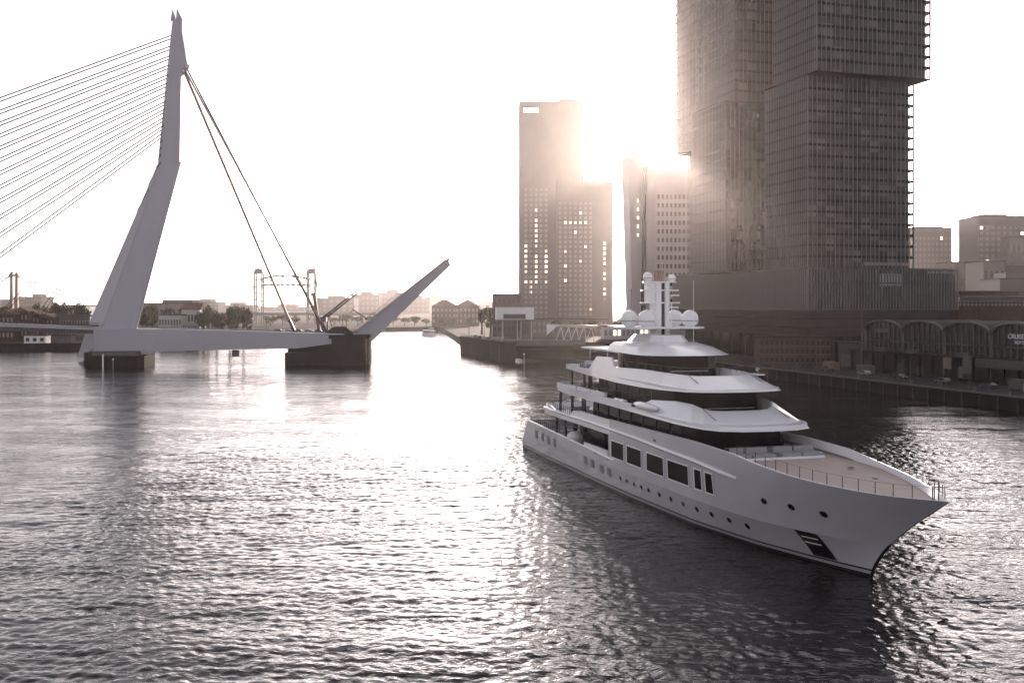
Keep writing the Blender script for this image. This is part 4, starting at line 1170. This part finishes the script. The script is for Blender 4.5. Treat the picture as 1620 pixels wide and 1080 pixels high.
# glazed deckhouses
def house(name, pts, z0, z1, slope=.25, m='yacht_glass'):
    q = pts + [(x, -y) for x, y in reversed(pts) if abs(y) > 1e-6]
    n = len(q)
    vs = [(x, y, z0) for x, y in q] + [(x - (slope if x > -40 else 0), y * .985, z1) for x, y in q]
    mb = MB().add(vs, [tuple(reversed(range(n))), tuple(range(n, 2*n))] + [(i, (i+1) % n, n + (i+1) % n, n + i) for i in range(n)])
    return Yb(mb, name, m)
h1 = house('upper_saloon', [(-58, -4.9), (-56, -5.6), (-27, -5.85), (-23.8, -5.5), (-22.2, -4.2), (-21.6, -2), (-21.5, 0)], 7.73, 11.15)
h2 = house('bridge_house', [(-57, -4.6), (-55, -5.2), (-34, -5.5), (-29.5, -5.4), (-27.6, -4.2), (-27, -2), (-26.9, 0)], 11.56, 14.71)
h3 = house('sky_lounge', [(-49.4, -4.4), (-48, -4.7), (-42, -5.0), (-38.8, -4.7), (-37.4, -3), (-37, -1.4), (-36.9, 0)], 14.99, 18.2)
h0 = house('main_saloon', [(-66, -4.0), (-64, -4.6), (-46, -4.7), (-45.5, 0)], 3.46, 7.3, 0)
# mullions and door leaves on the houses, thin metal lines
for h_, xs_, y, z0, z1 in ((h1, range(-54, -27, 4), -5.80, 7.8, 11.1), (h2, range(-52, -32, 4), -5.42, 11.6, 14.7), (h3, range(-47, -42, 2), -4.86, 15.0, 18.1)):
    for x in xs_:
        yy = np.interp(x, [-56, -34, -27], [y + .22, y, y - .02])
        for sgn in (1, -1):
            Yb(MB().box(x - .05, x + .05, sgn * yy - .07, sgn * yy + .07, z0, z1), 'mullion', 'boot_top', h_)
for h_, x, hwid, z in ((h2, -26.75, 3.4, 12.55), (h3, -36.75, 2.6, 16.2)):
    Yb(MB().box(x, x + .05, -hwid, hwid, z - .04, z + .04), 'wiper_rail', 'steel', h_)
# pillars and furniture of the open aft decks
for x, y, z0, z1 in [(-72, -5.6, 3.45, 7.5), (-72, 5.6, 3.45, 7.5), (-66, -6.2, 3.45, 7.4), (-66, 6.2, 3.45, 7.4), (-58, -6.3, 3.45, 7.4), (-69, -6.0, 7.7, 11.3), (-69, 6.0, 7.7, 11.3), (-63, -6.2, 7.7, 11.3), (-63, 6.2, 7.7, 11.3), (-66, -5.2, 11.6, 14.6), (-66, 5.2, 11.6, 14.6), (-60, -5.4, 11.6, 14.6), (-60, 5.4, 11.6, 14.6)]:
    Yb(MB().box(x - .22, x + .22, y - .15, y + .15, z0, z1), 'pillar', 'dark_room')
def sofa(x, y, z, lx, ly, m='cushion'):
    mb = MB().box(x, x + lx, y, y + ly, z, z + .45).box(x, x + .35, y, y + ly, z + .45, z + .95)
    return Yb(mb, 'deck_sofa', m)
for a in ((-80, -3, 3.46, 2, 6), (-70, -4, 7.73, 2, 3), (-70, 1, 7.73, 2, 3), (-67, -3.4, 11.61, 1.8, 6), (-66.5, -3, 14.99, 2, 6), (-62, -4, 14.99, 2, 2.5)):
    sofa(*a, m='yacht_white' if a[2] > 14 else 'cushion')
for x, z in ((-75, 3.46), (-64.5, 7.73), (-62.6, 11.61)):
    Yb(MB().lathe([(.15, 0), (.12, .68), (1.1, .7), (1.1, .76)], (x, 0, z), 14), 'deck_table', 'dark_room')
tender = MB()
tender.lathe([(.75, 0), (1.15, .25), (1.3, .9), (1.2, 1.6), (.8, 2.05), (.2, 2.15)], (0, 0, 0), 14)
o = tender.build('deck_cover', M['white_paint'], None, 60)
o.location = yacht.matrix_basis @ Vector((-65.3, -5.2, 3.46)) if False else Matrix.Translation(yacht.location) @ Matrix.Rotation(math.atan2(-.961, .277), 4, 'Z') @ Vector((-64.2, -5.3, 3.46))
tag(o, 'rounded white cover glowing in the sun on the yacht aft side deck', 'cover')
# railings
stan = MB().tube((0, 0, 0), (0, 0, 1.0), .035, 5).mesh('stanchion', M['steel_dark'])
def railing(pts, step=1.6, h=1.0, m='steel_dark', wires=(.35, .68, 1.0), r=.03):
    P = [Vector(p) for p in pts]
    acc = 0.0
    for a, b in zip(P[:-1], P[1:]):
        L_ = (b - a).length
        t = acc
        while t < L_:
            p = a.lerp(b, t / L_)
            link('stanchion', stan, yacht, tuple(p), None, (1, 1, h))
            t += step
        acc = t - L_
    mb = MB()
    for k in wires: mb.path([p + Vector((0, 0, h * k)) for p in P], r if k == 1.0 else r * .55, 5)
    return Yb(mb, 'rail', m)
def side_path(x0, x1, n, z=None, off=.12):
    return [(x, -(max(.05, hw(x, 8.4) - off)), (sheer(x) + .02 if z is None else z)) for x in np.linspace(x0, x1, n)]
def mir(p): return [(x, -y, z) for x, y, z in p]
bow = side_path(-12.5, 9.3, 24)
railing(bow, 1.62, 1.0, wires=(1.0,), r=.012); railing(mir(bow), 1.62, 1.0, wires=(1.0,), r=.012)
for x, y, h_ in ((8.6, .35, 1.9), (8.9, -.3, 1.5), (8.2, .1, 1.3)):
    Yb(MB().tube((x, y, 8.2), (x, y, 8.2 + h_), .05, 6), 'jack_staff', 'steel_dark')
ad = [(-83.2, -6.3, 5.2), (-80, -6.4, 5.1), (-74, -6.5, 5.0), (-67, -6.6, 4.9)]
railing(ad, 1.1); railing(mir(ad), 1.1)
railing([(-83.4, -6.2, 4.6), (-83.4, 6.2, 4.6)], 1.2)
for pts, z in ((((-75.2, -4), (-74.6, -6.1), (-70.3, -6.5)), 8.85), (((-69.8, -6.55), (-61.2, -6.7)), 8.35), (((-71.4, -4.2), (-70.5, -5.8), (-60, -6.6)), 12.45), (((-60, -6.65), (-46, -6.75)), 12.2), (((-70.4, -3.2), (-69.5, -4.7), (-58.2, -5.5)), 15.3)):
    p = [(x, y, z) for x, y in pts]
    railing(p, 1.0, .95); railing(mir(p), 1.0, .95)
for x, y, z in ((-75.4, 4, 8.85), (-71.5, 4.2, 12.45), (-70.5, 3.2, 15.3)):
    railing([(x, -y, z), (x, y, z)], 1.0, .95)
# white coaming caps on the bridge deck bulwark
for x0, x1 in ((-63.5, -59.4), (-58.8, -53.6), (-53.0, -48.2)):
    for sgn in (-1, 1):
        Yb(MB().box(x0, x1, sgn * 6.72 - .22, sgn * 6.72 + .22, 12.3 - .1, 12.72), 'bulwark_cap', 'yacht_white')
# bridge wing stations
for sgn in (-1, 1):
    w_ = MB()
    rows = []
    for i, (x, r_) in enumerate(((-37.6, .12), (-37.3, .36), (-36, .52), (-33.5, .5), (-31.6, .32), (-30.8, .08))):
        rows.append([(x, sgn * 6.95 + r_ * 1.05 * math.cos(t), 12.2 + r_ * math.sin(t)) for t in np.linspace(0, 2 * math.pi, 13)])
    w_.grid(rows)
    ws = Yb(w_, 'wing_station', 'yacht_white', None, 60)
    Yb(MB().box(-37.45, -36.6, sgn * 7.05 - .5, sgn * 7.05 + .5, 11.95, 12.2), 'wing_window', 'yacht_glass', ws)
# foredeck lounge
Yb(MB().box(-15.1, -14.75, -4.6, 4.9, 8.4, 8.64), 'coaming', 'yacht_white')
for y0, y1 in ((-5.2, -3.4), (-3.2, -.6), (.2, 2.4), (2.6, 5)):
    sofa(-17.4, y0, 8.46, 2.2, y1 - y0)
Yb(MB().box(-20.8, -18.2, -3.5, 3.5, 8.46, 8.95), 'sun_pad', 'cushion')
Yb(MB().box(-16.6, -16.0, -5.9, -5.6, 8.3, 9.6), 'lounge_post', 'boot_top')
for x, y in ((-3, 2.6), (1.5, 1.2), (-8, 3.4)):
    Yb(MB().lathe([(.32, 0), (.32, .05), (.24, .08)], (x, y, fdz(x)), 12), 'deck_hatch', 'steel_dark')
# hardtop housing, mast and domes
hs_ = [(-51.5, -2.4), (-48.5, -3.1), (-42.5, -2.9), (-40.6, -1.6), (-40.6, 1.6), (-42.5, 2.9), (-48.5, 3.1), (-51.5, 2.4)]
Yb(MB().add([(x, y, 19.3) for x, y in hs_] + [(-46 + (x + 46) * .72, y * .78, 20.5) for x, y in hs_], [tuple(range(8)), tuple(range(8, 16))] + [(i, (i+1) % 8, 8 + (i+1) % 8, 8 + i) for i in range(8)]), 'mast_housing', 'yacht_white')
mast = MB()
mast.box(-47.3, -45.0, -.78, -.08, 20.2, 27.4)
mast.box(-47.3, -45.0, .5, 1.08, 20.2, 27.4)
ms = Yb(mast, 'mast', 'yacht_white')
Yb(MB().box(-46.9, -45.3, -.079, .499, 20.2, 27.3), 'mast_slot', 'boot_top', ms)
Yb(MB().box(-46.8, -45.4, -1.75, -.79, 24.8, 27.35), 'equipment_locker', 'yacht_white', ms)
Yb(MB().tube((-45.3, -1.3, 21.6), (-45.3, -1.3, 24.6), .06, 6), 'mast_stay', 'yacht_white', ms)
Yb(MB().tube((-45.3, 1.5, 21.6), (-45.3, 1.5, 24.6), .06, 6), 'mast_stay', 'yacht_white', ms)
Yb(MB().prism([(-52.5, -4.8), (-50, -5.4), (-43, -5.2), (-42.2, -4.0), (-43, 0), (-42.4, 4.2), (-43.5, 5.4), (-51, 5.4), (-52.5, 4.8)], 21.3, 21.55), 'mast_platform', 'yacht_white', ms)
for z, y, xa in ((24.7, 2.75, -45.0), (26.35, 2.65, -45.2), (27.45, 2.35, -45.3)):
    Yb(MB().prism([(-47.2, -y * .8), (xa - .3, -y), (xa, -y * .9), (xa, y * .9), (xa - .3, y), (-47.2, y * .8)], z - .08, z + .1), 'spreader', 'yacht_white', ms)
for y, z in ((1.9, 25.6), (1.8, 24.0)):
    Yb(MB().box(-45.6, -45.2, y - .5, y + .7, z, z + .18), 'radar_bar', 'yacht_white', ms)
for y in (-.55, -.28, 0, .28, .55):
    Yb(MB().box(-46.2, -45.9, y - .1 + .05, y + .1 + .05, 27.5, 29.0), 'exhaust_pipe', 'rust_steel', ms)
def dome(x, y, z, r, name='radome'):
    prof = [(r * .55, 0), (r * .62, .12 * r), (r * .9, .3 * r), (r * .98, .6 * r)] + [(r * math.cos(t), .95 * r + r * math.sin(t)) for t in np.linspace(.05, 1.5, 8)]
    d = Yb(MB().lathe(prof, (x, y, z), 22), name, 'yacht_white', None, 50)
    Yb(MB().lathe([(r * 1.005, .6 * r), (r * 1.012, .66 * r), (r * 1.005, .72 * r)], (x, y, z), 22), 'seam_ring', 'cushion', d)
for x, y in ((-46.4, -4.05), (-44.0, -2.65), (-49.8, 4.1), (-45.0, 4.05)):
    dome(x, y, 21.55, 1.12)
for x, y, z, r in ((-45.6, -1.75, 27.55, .62), (-45.6, 1.7, 27.55, .5), (-45.3, -2.0, 27.0, .22)):
    dome(x, y, z, r)
Yb(MB().tube((-43, 3.6, 19.6), (-43, 3.6, 27.6), .035, 5), 'whip_antenna', 'yacht_white')
Yb(MB().tube((-47.5, 1.2, 27.4), (-47.5, 1.2, 30.2), .03, 5), 'whip_antenna', 'yacht_white')
Yb(MB().lathe([(.05, 0), (.05, .35), (.2, .4), (.24, .62), (.1, .78)], (-28.2, 4.6, 16.3), 10), 'searchlight', 'steel')
Yb(MB().box(-29.2, -27.2, 4.1, 5.0, 16.22, 16.34), 'searchlight_base', 'yacht_white')
# sunlit grating strip and rail round the sun deck front
railing([(-46, -5.0, 16.2), (-36, -4.8, 16.25), (-31, -4.2, 16.25), (-29, 0, 16.2), (-31, 4.2, 16.25), (-36, 4.8, 16.25), (-46, 5, 16.2)], 2.2, .8, 'steel_dark', (1.0,))
railing([(-44, -6.1, 12.3), (-36, -6.1, 12.3)], 1.6, .9)

# chairs, loungers and dark screens on the open aft decks
def deck_chair(x, y, z, rz):
    mb = MB().box(-.3, .3, -.3, .3, .38, .46).box(-.32, -.26, -.3, .3, .46, .95)
    for a in (-.26, .26):
        for b in (-.26, .26): mb.box(a - .025, a + .025, b - .025, b + .025, 0, .38)
    o_ = Yb(mb, 'deck_chair', 'steel_dark'); o_.location = (x, y, z); o_.rotation_euler = (0, 0, rz)
for (x, z) in ((-75, 3.46), (-64.5, 7.73), (-62.6, 11.61)):
    for k in range(7):
        a = k * 2 * math.pi / 7
        deck_chair(x + 1.7 * math.cos(a), 1.7 * math.sin(a), z, a + math.pi)
for x, y, z in ((-63, -5.1, 14.99), (-60.6, -4.9, 14.99), (-63, 3.6, 14.99), (-60.6, 3.6, 14.99)):
    Yb(MB().box(x, x + 1.9, y, y + .7, z + .2, z + .38).box(x, x + .5, y, y + .7, z + .38, z + .75), 'sun_lounger', 'cushion')
for x, y, z, h_ in ((-60.5, -5.6, 7.73, 3.4), (-60.5, 5.6, 7.73, 3.4), (-59, -5.2, 11.6, 2.9), (-59, 5.2, 11.6, 2.9), (-68, -4.2, 3.46, 3.8), (-68, 4.2, 3.46, 3.8)):
    Yb(MB().box(x, x + 1.6, y - .06, y + .06, z, z + h_), 'wind_screen', 'yacht_glass')
for z, x0, x1, y in ((7.26, -75, -46, 6.0), (11.1, -71, -56, 5.6), (14.34, -69, -56, 4.6)):
    for k in range(4):
        Yb(MB().lathe([(.12, 0), (.12, .03)], (x0 + 3 + k * (x1 - x0 - 6) / 3, -y + .8, z - .0), 10), 'ceiling_light', 'white_paint')
# flag staff at the stern
Yb(MB().tube((-83.6, 0, 4.6), (-85.2, 0, 8.2), .05, 6), 'ensign_staff', 'steel')
# life-raft canisters on the bridge deck sides
for x in (-44.6, -42.8):
    for sgn in (-1, 1):
        Yb(MB().tube((x - .7, sgn * 6.45, 12.0), (x + .7, sgn * 6.45, 12.0), .34, 12), 'liferaft_canister', 'yacht_white')
# ---------------------------------------------------------------- trees
def crown_mesh(name, seed, n=520, m='leaf'):
    r = random.Random(seed)
    lobes = [(Vector((r.uniform(-.5, .5), r.uniform(-.5, .5), r.uniform(-.35, .6))), r.uniform(.35, .6)) for _ in range(9)]
    mb = MB()
    for _ in range(n):
        c_, rad = r.choice(lobes)
        d = Vector((r.gauss(0, 1), r.gauss(0, 1), r.gauss(0, 1))).normalized()
        p = c_ + d * rad * r.uniform(.55, 1.05)
        s_ = r.uniform(.07, .15)
        q = Vector((r.gauss(0, 1), r.gauss(0, 1), r.gauss(0, 1))).normalized()
        a = d.cross(q).normalized() * s_; b = d.cross(a).normalized() * s_ * r.uniform(.6, 1)
        a = a + d * r.uniform(-.06, .06)
        mb.add([p - a - b, p + a - b * .4, p + a * .3 + b, p - a * .7 + b * .8], [(0, 1, 2, 3)])
    return mb.mesh(name, M[m], None, False)
CR = [crown_mesh('crown', i, 520, 'leaf' if i % 2 else 'leaf_dark') for i in range(5)]
TR = []
for i in range(2):
    r = random.Random(50 + i)
    mb = MB().tube((0, 0, 0), (.02, 0, .55), .045, 7, .03)
    for k in range(6):
        t = k * 1.05 + r.random()
        mb.tube((.01, 0, .36 + .03 * k), (math.cos(t) * .28, math.sin(t) * .28, .62 + r.random() * .2), .018, 5, .008)
    TR.append(mb.mesh('trunk', M['bark']))
def tree(px, Y, ptop, wpx, label, group, i, z0=3.4):
    Ht = hz(ptop, Y) - z0
    o = thing('leafy_tree', label, 'tree', (bx_(px, Y), Y, z0), rng.uniform(0, 6.2), group)
    link('trunk', TR[i % 2], o, (0, 0, 0), None, (Ht, Ht, Ht))
    wd_ = wpx / F * Y / 2
    link('crown', CR[i % 5], o, (0, 0, Ht * .58), None, (wd_, wd_, Ht * .44))
TL = [(88, 640, 477, 34, 'broad tree behind the gabled embankment houses'), (118, 640, 480, 34, 'tree against the pale banded apartment block'), (132, 610, 478, 26, 'tree touching the foot of the far pylon leg'), (64, 660, 482, 30, 'tree between the gabled houses and the red pylons'), (8, 680, 484, 34, 'tree above the roofs at the far left bank'), (226, 620, 486, 30, 'tree at the right foot of the leaning pylon'), (242, 640, 481, 28, 'tree behind the pale banded pavilion'), (268, 660, 482, 34, 'tree beneath the wide hazy hall'), (296, 640, 483, 28, 'small tree behind the pale framed house'), (322, 575, 488, 30, 'tree in front of the pale framed house'), (343, 575, 493, 28, 'low round tree in the middle of the right-hand clump'), (364, 570, 482, 40, 'large round tree of the clump right of the pylon'), (385, 572, 480, 34, 'tall tree at the lift bridge end of the clump'), (330, 640, 484, 34, 'tree at the back of the clump right of the pylon')]
for i, (px, Y_, t, w_, lb_) in enumerate(TL):
    tree(px, Y_, t, w_, lb_, 'trees on the far bank', i)
TF = [(428, 1000, 500, 26), (447, 1010, 497, 24), (466, 1000, 501, 24), (512, 1000, 498, 24), (530, 1010, 501, 22), (548, 1000, 497, 24), (566, 1010, 500, 24), (762, 700, 488, 20), (776, 640, 484, 26), (586, 1000, 498, 24), (604, 1000, 501, 22), (622, 995, 499, 24), (640, 990, 502, 22), (656, 985, 500, 22), (674, 960, 503, 20), (700, 945, 501, 24), (716, 940, 504, 18), (742, 940, 500, 24)]
for i, (px, Y_, t, w_) in enumerate(TF):
    tree(px, Y_, t, w_, 'hazy tree in the row along the far river bend' if i not in (7, 8) else ('slimmer hazy tree between the gabled warehouse and the brown block' if i == 7 else 'dark tree touching the brown block left of the stone tower'), 'trees along the river bend' if i not in (7, 8) else 'trees by the brown block', i + 3)
for i, (px, Y_, t, w_) in enumerate(((880, 600, 506, 30), (905, 600, 508, 30), (935, 600, 504, 34), (975, 560, 508, 26), (990, 560, 500, 26))):
    tree(px, Y_, t, w_, 'bare-looking hazy tree in the row before the stone tower', 'trees before the stone tower', i, 8.0)
# ---------------------------------------------------------------- passenger boat
pb = at(680, 531, 780)
boat = thing('passenger_boat', 'small pale passenger boat far off in the river bend', 'boat', (pb.x, pb.y, 0), R(-62))
MB().add([(-9, -2.6, -.4), (7, -2.6, -.4), (11, 0, -.4), (7, 2.6, -.4), (-9, 2.6, -.4), (-9.4, -3, 1.7), (7.4, -3, 1.8), (12.5, 0, 2.2), (7.4, 3, 1.8), (-9.4, 3, 1.7)], [(4,3,2,1,0), (5,6,7,8,9), (0,1,6,5), (1,2,7,6), (2,3,8,7), (3,4,9,8), (4,0,5,9)]).build('hull', M['white_paint'], boat)
MB().box(-8, 5, -2.5, 2.5, 1.7, 4.0).build('cabin', M['white_paint'], boat)
MB().box(-7.5, 5.04, -2.55, 2.55, 2.4, 3.3).build('window_band', M['win_dark'], boat)
MB().box(-8.4, 4, -2.8, 2.8, 4.0, 4.25).build('roof', M['white_paint'], boat)
MB().box(1, 4, -1.6, 1.6, 4.25, 6.0).build('wheelhouse', M['white_paint'], boat)
MB().box(1.2, 4.05, -1.65, 1.65, 4.9, 5.6).build('window_band', M['win_dark'], boat)
MB().tube((-1, 0, 4.2), (-1, 0, 8), .08, 5).build('mast', M['steel_dark'], boat)
# ---------------------------------------------------------------- quay furniture on the right
def on_quay(Y, off): 
    x, y = quay_line(Y, off)
    return (x, y, QZ)
bol = MB().lathe([(.38, 0), (.3, .12), (.24, .5), (.42, .62), (.42, .74), (.2, .82)], n=12).mesh('bollard', M['concrete'], 40)
for i in range(14):
    o = link('bollard', bol, None, (*quay_line(226 + i * 11, .9)[:2], QZ + .02))
    tag(o, 'mushroom-shaped mooring bollard in the row along the quay edge', 'bollard', 'bollards along the quay edge')
def car(label, loc, rz, m, van=False, group='vehicles parked on the quay'):
    o = thing('parked_van' if van else 'parked_car', label, 'van' if van else 'car', loc, rz, group)
    if van: pr_ = [(-2.6, .4), (2.5, .4), (2.6, 1.1), (1.9, 1.4), (1.3, 2.3), (-2.6, 2.4)]
    else: pr_ = [(-2.1, .35), (2.1, .35), (2.15, .8), (1.1, 1.0), (.45, 1.45), (-1.2, 1.48), (-2.1, 1.0)]
    MB().prof(pr_, -.88, .88).build('body', m, o)
    if van: g_ = [(1.3, 1.45), (1.78, 1.45), (1.22, 2.2), (.5, 2.2), (.5, 1.45)]
    else: g_ = [(-1.6, 1.0), (.95, 1.0), (.42, 1.38), (-1.15, 1.41)]
    MB().prof(g_, -.9, .9).build('side_windows', M['win_dark'], o)
    for x in (-1.4, 1.35):
        for y in (-.85, .85):
            wh = MB().tube((x, y - .1, .33), (x, y + .1, .33), .33, 12).build('wheel', M['tyre'], o)
            MB().tube((x, y - .12, .33), (x, y + .12, .33), .17, 8).build('rim', M['steel'], wh)
    for y in (-.6, .6):
        MB().box(2.1 + (.45 if van else 0), 2.2 + (.42 if van else 0), y - .18, y + .18, .68, .84).build('headlight', M['letter'], o)
ra = math.atan2(QD.y, QD.x)
CARS = [(236, 7, 'car_white', True, 'white van parked by the end of the cruise hall'), (252, 9, 'car_dark', False, 'dark car parked behind the white van'), (268, 9, 'car_silver', False, 'silver car alone on the quay before the third arch'), (284, 8.5, 'car_dark', False, 'dark car parked before the second arch'), (299, 8, 'car_white', False, 'white car parked before the first arch'), (318, 9, 'car_silver', False, 'silver car near the grey shed'), (331, 8, 'car_dark', False, 'dark car near the old brick building')]
for Y_, off, m, v_, lb_ in CARS:
    car(lb_, on_quay(Y_, off), ra + rng.choice((0, math.pi)), M[m], v_)
def lamp(label, loc, h_, group, arm=1.6):
    o = thing('street_lamp', label, 'street lamp', loc, ra, group)
    MB().tube((0, 0, 0), (0, 0, h_), .12, 6, .07).build('pole', M['alu_dark'], o)
    MB().tube((0, 0, h_), (0, arm, h_ + .2), .06, 5).build('arm', M['alu_dark'], o)
    MB().box(-.18, .18, arm - .1, arm + .6, h_ + .12, h_ + .26).build('lamp_head', M['concrete'], o)
for i in range(7):
    lamp('tall quay lamp with a short arm in the row along the quay', on_quay(240 + i * 22, 12), 9, 'lamps along the quay', -1.6)
fp = thing('flag_pole', 'tall thin flag pole at the first arch of the cruise hall', 'flag pole', tuple(at(1363.5, 538, 318) - Vector((0, 0, 0))))
fp.location.z = QZ
MB().tube((0, 0, 0), (0, 0, hz(432, 318) - QZ), .16, 6, .09).build('pole', M['concrete'], fp)
MB().lathe([(.3, 0), (.3, 2.2), (.16, 2.6)], (0, 0, hz(538, 318) - QZ), 8).build('pole_base', M['concrete'], fp)
ctn = MB().box(-3, 3, -1.2, 1.2, 0, 2.6)
def container(label, loc, m, rz=None):
    o = thing('storage_container', label, 'container', loc, ra if rz is None else rz, 'containers on the quay')
    MB().box(-3, 3, -1.2, 1.2, .1, 2.6).build('box', m, o)
    for k in range(12):
        MB().box(-2.9 + k * .5, -2.7 + k * .5, -1.26, 1.26, .25, 2.5).build('rib', m, o)
    for s_ in (-.6, .6):
        MB().box(-3.06, -3.0, s_ - .55, s_ + .55, .2, 2.5).build('door', m, o)
container('pale storage container at the quay below the fourth arch', on_quay(246, 13), M['concrete'])
container('rust-brown storage container near the old brick building', on_quay(322, 13), M['rust_steel'])
container('grey storage container between the first arch and the shed', on_quay(305, 13), M['concrete'])
lbm = MB().lathe([(.5, 0), (.38, .06), (.38, .5), (.42, .54), (.3, .75), (.0, .9)], n=10)
# navigation posts standing in the river by the piers
for i, (x, y, lb_) in enumerate(((-150, 385, 'slim steel mooring post before the pylon pier'), (5, 424, 'slim steel mooring post before the rest pier'))):
    o = thing('mooring_post', lb_, 'post', (x, y, -2))
    MB().tube((0, 0, 0), (0, 0, 5.4), .3, 8).build('pile', M['rust_steel'], o)
    MB().tube((0, 0, 5.4), (0, 0, 6.0), .34, 8, .2).build('cap', M['white_paint'], o)
for t, o_, m_ in ((62, 8, 'car_dark'), (70, 8, 'car_silver'), (78, 8.2, 'car_dark'), (84, 8, 'car_dark'), (74, 12, 'car_silver'), (82, 12, 'car_dark')):
    p = bp_(t, o_, deck_z(t) - .35)
    car('small car queuing on the bridge deck before the raised leaf', tuple(p), math.atan2(BA.y, BA.x), M[m_], False, 'cars queuing on the bridge')
# things on the bridge: lamps, people-sized posts, signals
for i in range(9):
    t = -56 + i * 14
    if -6 < t < 16: continue
    p = bp_(t, 16.5, deck_z(t))
    o = thing('bridge_lamp', 'slim lamp mast in the row along the bridge deck', 'street lamp', tuple(p), 0, 'lamps along the bridge deck')
    MB().tube((0, 0, 0), (0, 0, 6.0), .1, 6, .06).build('pole', M['steel_dark'], o)
    MB().box(-.7, .7, -.1, .1, 6.0, 6.15).build('lamp_head', M['steel_dark'], o)
for i, (px, py, Y_) in enumerate(((525, 524, 425), (548, 523, 425), (542, 524, 420))):
    o = thing('signal_post', 'short dark signal post on the bascule pier deck', 'post', tuple(at(px, py + 3, Y_)), 0, 'signal posts on the bascule pier')
    MB().tube((0, 0, 0), (0, 0, 3.2 + i), .12, 6).build('pole', M['steel_dark'], o)
    MB().box(-.3, .3, -.25, .25, 3.0 + i, 4.0 + i).build('signal_head', M['steel_dark'], o)
for i, (px, Y_) in enumerate(((742, 505), (766, 470))):
    o = thing('pier_lamp', 'T-shaped lamp on the rest pier across the channel', 'street lamp', (bx_(px, Y_), Y_, 8.5), 0, 'lamps on the rest pier')
    MB().tube((0, 0, 0), (0, 0, 6), .14, 6).build('pole', M['steel_dark'], o)
    MB().box(-1.9, 1.9, -.2, .2, 6, 6.2).build('lamp_head', M['steel_dark'], o)
for i, (px, Y_) in enumerate(((752, 480), (760, 462), (772, 452))):
    o = thing('road_barrier', 'small striped barrier cabinet on the rest pier deck', 'barrier', (bx_(px, Y_), Y_, 8.5), 0, 'cabinets on the rest pier')
    MB().box(-.6, .6, -.5, .5, 0, 1.5).build('cabinet', M['concrete'], o)
    MB().box(-.7, .7, -.6, .6, 1.5, 1.65).build('lid', M['white_paint'], o)
# thin masts beyond the canopy, against the glow
for px, Y_, t_, lb_ in ((979, 480, 473, 'thin signal mast in the bright gap between the two towers'), (999, 480, 456, 'taller thin mast close to the white leaning tower')):
    o = thing('thin_mast', lb_, 'mast', (bx_(px, Y_), Y_, 8.2))
    MB().tube((0, 0, 0), (0, 0, hz(t_, Y_) - 8.2), .14, 6).build('pole', M['rust_steel'], o)
    MB().box(-2.2, .3, -.08, .08, hz(t_ + 4, Y_) - 8.3, hz(t_ + 4, Y_) - 8.1).build('arm', M['rust_steel'], o)
# ---------------------------------------------------------------- haze in the air over the river
hzm = bpy.data.materials.new('haze'); hzm.use_nodes = True
nn = hzm.node_tree.nodes; nn.clear()
pv = nn.new('ShaderNodeVolumePrincipled')
pv.inputs['Color'].default_value = (1.0, 0.93, 0.895, 1)
pv.inputs['Density'].default_value = 0.000066
pv.inputs['Anisotropy'].default_value = 0.87
om = nn.new('ShaderNodeOutputMaterial')
hzm.node_tree.links.new(pv.outputs[0], om.inputs['Volume'])
hzo = MB().box(-6800, 6800, -900, 9300, -5, 178).build('haze', hzm)
tag(hzo, 'thin sunlit morning haze over the river and city', 'haze', None, 'stuff')
